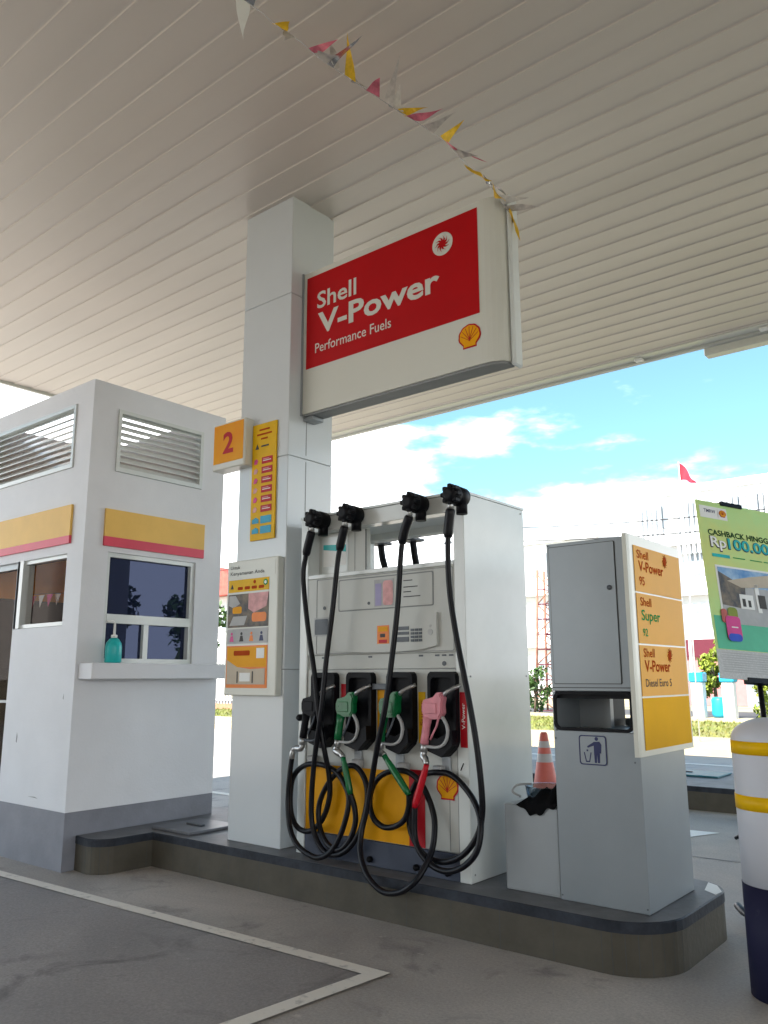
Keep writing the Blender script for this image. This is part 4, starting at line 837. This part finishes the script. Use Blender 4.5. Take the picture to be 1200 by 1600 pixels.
b = MB(); b.tube(smooth_path([(-1.60, 5.12, .07), (-1.50, 4.98, .055), (-1.38, 4.86, .035), (-1.20, 4.74, .022)], 5), [.022]*4+[.015]*12, RUBBER, 10); o = b.build('rubber_bar', loc=(-1.4, 4.9, 0)); tag(o, 'short black rubber bar on the ground behind the bollard', 'bar')

# ------------------------------------------------------------------ promotional banner
roll = R(3.0); ub = Vector((math.sin(R(25)), math.cos(R(25)), 0)); zb = Vector((0, 0, 1))
u2 = ub*math.cos(roll)-zb*math.sin(roll); v2 = zb*math.cos(roll)+ub*math.sin(roll)
TL = Vector((-2.393, 7.384, 2.919)); BW, BH = .78, 1.60
BL = Vector((0, 0, 1.35)) + (rt*(1125-600)/FPX - up*(1060-800)/FPX + fw).normalized()*7.12
v2 = (TL-BL); BH = 1.6; v2 = v2/BH; F = (BL, u2*1.25, v2); nb = u2.cross(v2).normalized()
t = thing('banner_stand', (F[0].x+ub.x*.4, F[0].y+ub.y*.4, 0), 'green cashback banner on a black stand behind the bollard', 'banner')
b = MB(); b.rect(F, 0, BW, 0, BH, BANG, 0, .004); b.rect(F, .0, BW, .0, .235, PAPER, .0045, .001); b.rect(F, .02, BW, .24, .52, TEALB, .0045, .001)
b.rect(F, .03, .30, BH-.17, BH-.05, PAPERW, .0045, .001); b.build('banner_sheet', t)
b = MB(); text(b, F, 'TMRW', .07, .185, BH-.115, .035, NAVYP, .0062, .012); b.rect(F, .205, .208, BH-.15, BH-.07, PHGREY, .006, .001)
pecten(b, F, .255, BH-.11, .07, .006); b.build('logo_strip', t)
b = MB(); text(b, F, 'CASHBACK HINGGA', .08, .74, BH-.335, .055, mat('dark_green_print', (.03, .08, .04), .8, spec=0), .006, .03)
text(b, F, 'Rp', .086, .247, BH-.452, .108, TXTG, .0055, .045); text(b, F, 'Rp', .092, .241, BH-.448, .101, PAPERW, .0085, .02)
text(b, F, '100.000', .257, .763, BH-.452, .108, NAVYP, .0055, .04); text(b, F, '100.000', .262, .758, BH-.448, .101, CYAN, .0085, .02)
b.rect(F, .09, .26, BH-.545, BH-.515, CYAN, .006, .001)
for x in (.29, .46, .60): b.rect(F, x, x+.12, BH-.535, BH-.527, TXTGR, .006, .001)
b.build('lettering', t)
b = MB(); a0, a1, z0, z1 = .10, .76, .46, .98; b.rect(F, a0, a1, z0, z1, PAPERW, .0045, .001); a0 += .018; z1 -= .018
b.rect(F, a0, a1, .80, z1, PHSKY, .006, .001); b.rect(F, a0, a1, z0, .80, PHGREY, .006, .001)
b.flat(F, [(a0, .62), (a0+.22, .60), (a0+.24, .80), (a0+.08, .88), (a0, .92)], PHDARK, .0075, .001)
b.flat(F, [(a0+.07, .84), (a0+.30, .90), (a0+.64, .97), (a0+.64, .84), (a0+.20, .79)][::-1], PHTAN, .009, .001)
b.rect(F, a0+.17, a0+.30, .60, .73, PAPERW, .009, .001); b.rect(F, a0+.19, a0+.22, .62, .69, TXTG, .0105, .001); b.rect(F, a0+.245, a0+.27, .62, .68, TXTG, .0105, .001)
b.rect(F, a0+.33, a0+.37, .58, .84, PAPERW, .009, .001); b.rect(F, a0+.35, a0+.42, .62, .74, TXTG, .0105, .001); b.build('station_photo', t)
b = MB(); b.flat(F, rrect(.115, .25, .31, .52, .03), MAG, .012, .002); b.flat(F, rrect(.12, .245, .305, .37, .03), PENB, .0145, .001)
b.flat(F, rrect(.085, .14, .46, .58, .025), CONEM, .011, .001); b.flat(F, rrect(.15, .24, .50, .60, .03), LEAFY, .0105, .001); b.rect(F, .16, .22, .42, .43, PAPERW, .0145, .001); b.build('gift_print', t)
b = MB()
for i in range(9): b.rect(F, .04, BW-.03-random.uniform(0, .2), .205-i*.019, .213-i*.019, PHGREY, .0055, .0008)
b.build('fine_print', t)
P0 = F[0]+u2*.48; b = MB()
b.tube([P0+v2*(BH+.03)-nb*.03, P0+v2*BH*.5-nb*.04, P0-v2*.03-nb*.035], .016, BLACK, 8)
b.tube([P0-v2*.02-nb*.035, Vector((P0.x+.02, P0.y+.04, .03))-nb*.02], .022, BLACK, 8)
for a in (30, 150, 270): b.tube([Vector((P0.x+.02, P0.y+.04, .25)), Vector((P0.x+.45*math.cos(R(a)), P0.y+.45*math.sin(R(a)), .015))], .014, BLACK, 6)
b.build('stand', t)
for (v_, w0, w1) in ((BH, .31, .58), (-.002, .30, .68)):
    b = MB(); q = [F[0]+u2*x+v2*(v_+dz)+nb*dy for x in (w0, w1) for dz in (-.02, .02) for dy in (-.035, .018)]
    b.poly(q, [(0, 1, 3, 2), (4, 6, 7, 5), (0, 4, 5, 1), (2, 3, 7, 6), (0, 2, 6, 4), (1, 5, 7, 3)], BLACK); b.build('clip', t)

# ------------------------------------------------------------------ background
def building(name, x0, x1, y0, y1, h, m, label, floors, cols, group=None, ww=.6, sill=.35, wm=BLDG, parapet=.5):
    t = thing(name, ((x0+x1)/2, (y0+y1)/2, 0), label, 'building', group)
    b = MB(); b.box(x0, x1, y0, y1, 0, h, m); b.build('wall', t)
    b = MB(); b.box(x0-.15, x1+.15, y0-.15, y1+.15, h+.002, h+parapet, m); b.build('roof', t)
    fh = h/floors; cw = (x1-x0)/cols
    for i in range(floors):
        for j in range(cols):
            a = x0+cw*(j+.5-ww/2); z = fh*(i+sill); b = MB(); b.box(a, a+cw*ww, y0-.05, y0-.003, z, z+fh*.45, wm); 
            for k in range(1, 4): b.box(a+cw*ww*k/4-.03, a+cw*ww*k/4+.03, y0-.09, y0-.052, z, z+fh*.45, m)
            b.build('window', t)
    for i in range(1, floors):
        b = MB(); b.box(x0, x1, y0-.5, y0-.052 if False else y0-.1, fh*i-.12, fh*i+.12, m); b.build('balcony_slab', t)
    return t
t = building('office_building', -20.2, -6, 50, 62, 12.4, BLDW, 'pale four storey building with louvred windows behind the banner', 4, 5)
for j in range(6):   # sunshade fins
    b = MB(); x = -19.6+j*2.3
    for k in range(5): b.box(x+k*.30, x+k*.30+.15, 49.55, 49.88, 8.6 if j % 2 else 5.2, 12.0, LOUVG)
    b.build('sunshade', t)
building('apartment_building', -31, -21, 46, 56, 9.6, BLDW, 'overexposed white low block seen between dispenser and pillar', 3, 4)
t = thing('pink_shop', (-12.5, 41, 0), 'small pink shop with maroon fascia below the pale building', 'building')
b = MB(); b.box(-15.2, -8.5, 39, 44, 0, 2.2, PINKW); b.build('wall', t); b = MB(); b.box(-15.3, -8.4, 38.85, 44.1, 2.202, 3.0, MAROON); b.build('fascia', t)
b = MB(); b.box(-11, -9, 38.9, 38.998, 0, 1.9, BLDG); b.build('door', t)
# red roof house left
t = thing('red_roof_house', (-60, 50, 0), 'low house with red roof seen between kiosk and column', 'house')
b = MB(); b.box(-68, -52, 46, 56, 0, 8.2, BLDW); b.build('wall', t); b = MB(); b.prism([(-69, 8.21), (-51, 8.21), (-55, 10.6), (-65, 10.6)], 'y', 45, 57, ROOFR); b.build('roof', t)
for x in (-66, -62.5, -59, -55.5):
    b = MB(); b.box(x, x+1.4, 45.9, 45.99, 5.2, 7, BLDG); b.build('window', t)
# white fence
t = thing('picket_fence', (-30, 24, 0), 'white barred boundary fence seen between kiosk and column', 'fence')
b = MB()
for z in (.35, 1.95): b.box(-36, -18, 24.0, 24.05, z, z+.07, BLDW)
b.build('rail', t)
b = MB(); x = -36
while x < -18: b.box(x, x+.07, 24.055, 24.09, .1, 2.15, BLDW); x += .2
b.build('bars', t)
b = MB(); b.box(-36.2, -18, 23.7, 24.4, -.01, .22, mat('brown_kerb', (.32, .18, .11), .8, var=.2)); b.build('base', t)
# gate pillars with cyan caps, right
for k, x in enumerate((-8.77, -7.86)):
    t = thing('gate_pillar', (x, 26.0, 0), ('white gate pillar with cyan cap nearer the litter pillar', 'white gate pillar with cyan cap nearer the banner')[k], 'pillar', 'white pillars along the verge')
    b = MB(); b.box(x-.17, x+.17, 25.85, 26.2, .0, 1.15, BLDW, .02); b.build('shaft', t); b = MB(); b.box(x-.21, x+.21, 25.8, 26.25, 1.152, 1.45, CYANL, .03); b.build('cap', t)
b = MB(); b.lathe((-9.12, 26.6, 0), [(.06, 0), (.05, 3.2), (.02, 3.22)], BLDW, 10); o = b.build('white_pole', loc=(-9.12, 26.6, 0)); tag(o, 'thin white pole behind the gate pillar', 'pole')
b = MB(); b.lathe((-8.26, 26.3, 0), [(.20, .1), (.24, .2), (.24, .62), (.20, .7)], CYANL, 18); o = b.build('water_drum', loc=(-8.26, 26.3, 0)); tag(o, 'blue drum between the two gate pillars', 'drum')
def foliage(b, c, r, n, s, m, rg, ratio=1.0):
    for i in range(n):
        d = Vector((rg.gauss(0, 1), rg.gauss(0, 1), rg.gauss(0, 1))).normalized()*r*(rg.random()**.4); d.z *= ratio; p = Vector(c)+d
        a = Vector((rg.gauss(0, 1), rg.gauss(0, 1), rg.gauss(0, 1))).normalized()*s*rg.uniform(.6, 1.3); q = a.cross(Vector((rg.gauss(0, 1), rg.gauss(0, 1), rg.gauss(0, 1)))).normalized()*s*.5
        b.poly([p-a, p+q, p+a, p-q], [(0, 1, 2, 3)], m)
def tree(name, x, y, h, r, label, m=LEAF, seed=1, n=1600, s=.14, low=.5, group='trees beyond the forecourt'):
    rg = random.Random(seed); t = thing(name, (x, y, 0), label, 'tree', group)
    b = MB(); b.tube([(x, y, 0), (x+.05, y, h*.3), (x, y+.05, h*.62), (x+.1, y, h*.85)], [h*.03, h*.024, h*.016, .02], BARK, 8)
    for k in range(6):
        a = k*1.05; b.tube([(x, y, h*(.4+.05*k)), (x+math.cos(a)*r*.4, y+math.sin(a)*r*.4, h*(.52+.05*k)), (x+math.cos(a)*r*.8, y+math.sin(a)*r*.8, h*(.6+.05*k))], [h*.012, h*.008, .01], BARK, 5)
    b.build('trunk', t)
    b = MB()
    for k in range(14):
        a = rg.uniform(0, 6.28); rr = r*rg.uniform(.1, .75); foliage(b, (x+math.cos(a)*rr, y+math.sin(a)*rr, h*rg.uniform(low, .95)), r*rg.uniform(.25, .45), n//14, s, m, rg)
    b.build('crown', t); return t
tree('garden_shrub', -8.75, 27.4, 2.5, .6, 'yellow green shrub between the gate pillars', LEAFY, 4, 2400, .11, low=.12, group='plants behind the verge')
tree('garden_shrub', -7.0, 27.2, 1.7, .7, 'low shrub with small flowers under the banner', LEAFY, 8, 700, .09, low=.12, group='plants behind the verge')
tree('garden_shrub', -15.3, 27.5, 1.6, .7, 'small shrub at the foot of the orange lattice mast', LEAF, 9, 700, .09, low=.12, group='plants behind the verge')
tree('broadleaf_tree', -43, 33, 6.0, 2.4, 'pale green tree between kiosk and column', LEAF, 11, 2200, .22)
tree('broadleaf_tree', 21, 19, 6.2, 2.8, 'round tree standing far beyond the right side of the forecourt', LEAF, 12, 2200, .25)
tree('broadleaf_tree', 26, 30.0, 6.0, 2.8, 'low dark tree across the road to the right', LEAF, 13, 2000, .25)
tree('broadleaf_tree', 24, 12.0, 4.6, 2.4, 'small spreading tree right of the round tree', LEAF, 14, 1800, .25)
# lattice mast
t = thing('lattice_mast', (-15.9, 30, 0), 'rusty orange lattice mast between the dispenser and the litter pillar', 'mast')
b = MB(); mx_, my_, hh, w0 = -15.9, 30, 5.6, .45
for sx in (-1, 1):
    for sy in (-1, 1): b.tube([(mx_+sx*w0, my_+sy*w0, 0), (mx_+sx*w0*.6, my_+sy*w0*.6, hh)], .05, RUST if sx < 0 else MAROON, 6)
b.build('leg', t)
b = MB(); z = 0; k = 0
while z < hh-.6:
    a = w0*(1-.4*z/hh); c = w0*(1-.4*(z+.6)/hh); s_ = 1 if k % 2 else -1
    for sy in (-1, 1): b.tube([(mx_-s_*a, my_+sy*a, z), (mx_+s_*c, my_+sy*c, z+.6)], .025, RUST, 5); b.tube([(mx_-a, my_+sy*a, z), (mx_+a, my_+sy*a, z)], .025, MAROON, 5)
    z += .6; k += 1
b.build('bracing', t)
# unseen shop added behind the camera to hold back sky light
t = thing('shop_light_blocker', (-1, -18, 0), 'low beige shop block added out of view to block sky light', 'building')
b = MB(); wallY(b, -16.2, -16, -11, 10, 0, 4.4, [(-9, -5, .1, 3), (-4, 0, .1, 3), (1, 5, .1, 3), (6, 9, .1, 3)], PHTAN); b.box(-11, 10, -24, -16.21, 0, 4.4, DARKIN); b.build('wall', t)
b = MB(); b.box(-11.2, 10.2, -24.2, -15.7, 4.41, 4.9, YELB); b.build('roof', t)
# utility poles and wires
def pole(x, y, h, label):
    t = thing('utility_pole', (x, y, 0), label, 'utility pole', 'utility poles'); b = MB(); b.lathe((x, y, 0), [(.16, 0), (.10, h)], PHGREY, 12); b.build('post', t)
    b = MB(); b.box(x-1.0, x+1.0, y-.05, y+.05, h-.5, h-.38, DGREY); b.box(x-.7, x+.7, y-.051, y+.051, h-1.1, h-1.0, DGREY)
    for q in (-.9, -.45, .45, .9): b.lathe((x+q, y, h-.38), [(.05, 0), (.06, .08), (.03, .16)], PHGREY, 8)
    b.build('crossarm', t); return t
pole(-24.5, 36, 9.5, 'concrete utility pole beside the low white block, far behind the pump')
pole(16, 15.5, 6.6, 'utility pole across the road to the right of the forecourt')
pole(6, 40, 10.2, 'utility pole behind the banner outside the right edge')
for k, (a, c, lb) in enumerate((((-24.5, 36, 9.2), (6, 40, 9.9), 'upper cable running to the right above the pale building'), ((-24.5, 36, 8.5), (6, 40, 9.2), 'lower cable running to the right above the pale building'), ((-24.5, 36, 9.2), (-70, 34, 9.5), 'cable running left behind kiosk and column'))):
    b = MB(); a = Vector(a); c = Vector(c); b.tube([a+(c-a)*i/16-Vector((0, 0, 1.0*4*(i/16)*(1-i/16))) for i in range(17)], .03, WIRE, 5); o = b.build('power_cable', loc=a); tag(o, lb, 'cable', 'power cables')
# flag
t = thing('flag', (-5.3, 16.5, 0), 'red flag on a thin pole above the banner', 'flag')
fx, fy, fz = -5.78, 17.0, 5.80
b = MB(); b.tube([(fx, fy, 0), (fx+.02, fy, 3), (fx, fy, fz+.02)], .012, BLDW, 6); b.build('flagpole', t)
b = MB(); pts = []; n = 8
for i in range(n+1):
    s_ = i/n; hgt = .36*(1-s_)+.015
    for j in range(4): v_ = j/3; pts.append((fx+.36*s_+.02*math.sin(s_*6), fy+.06*math.sin(s_*5+v_), fz-.50*s_-v_*hgt+.02*math.sin(s_*7)))
b.poly(pts, [(i*4+j, (i+1)*4+j, (i+1)*4+j+1, i*4+j+1) for i in range(n) for j in range(3)], FLAGR, True); b.build('flag_cloth', t)
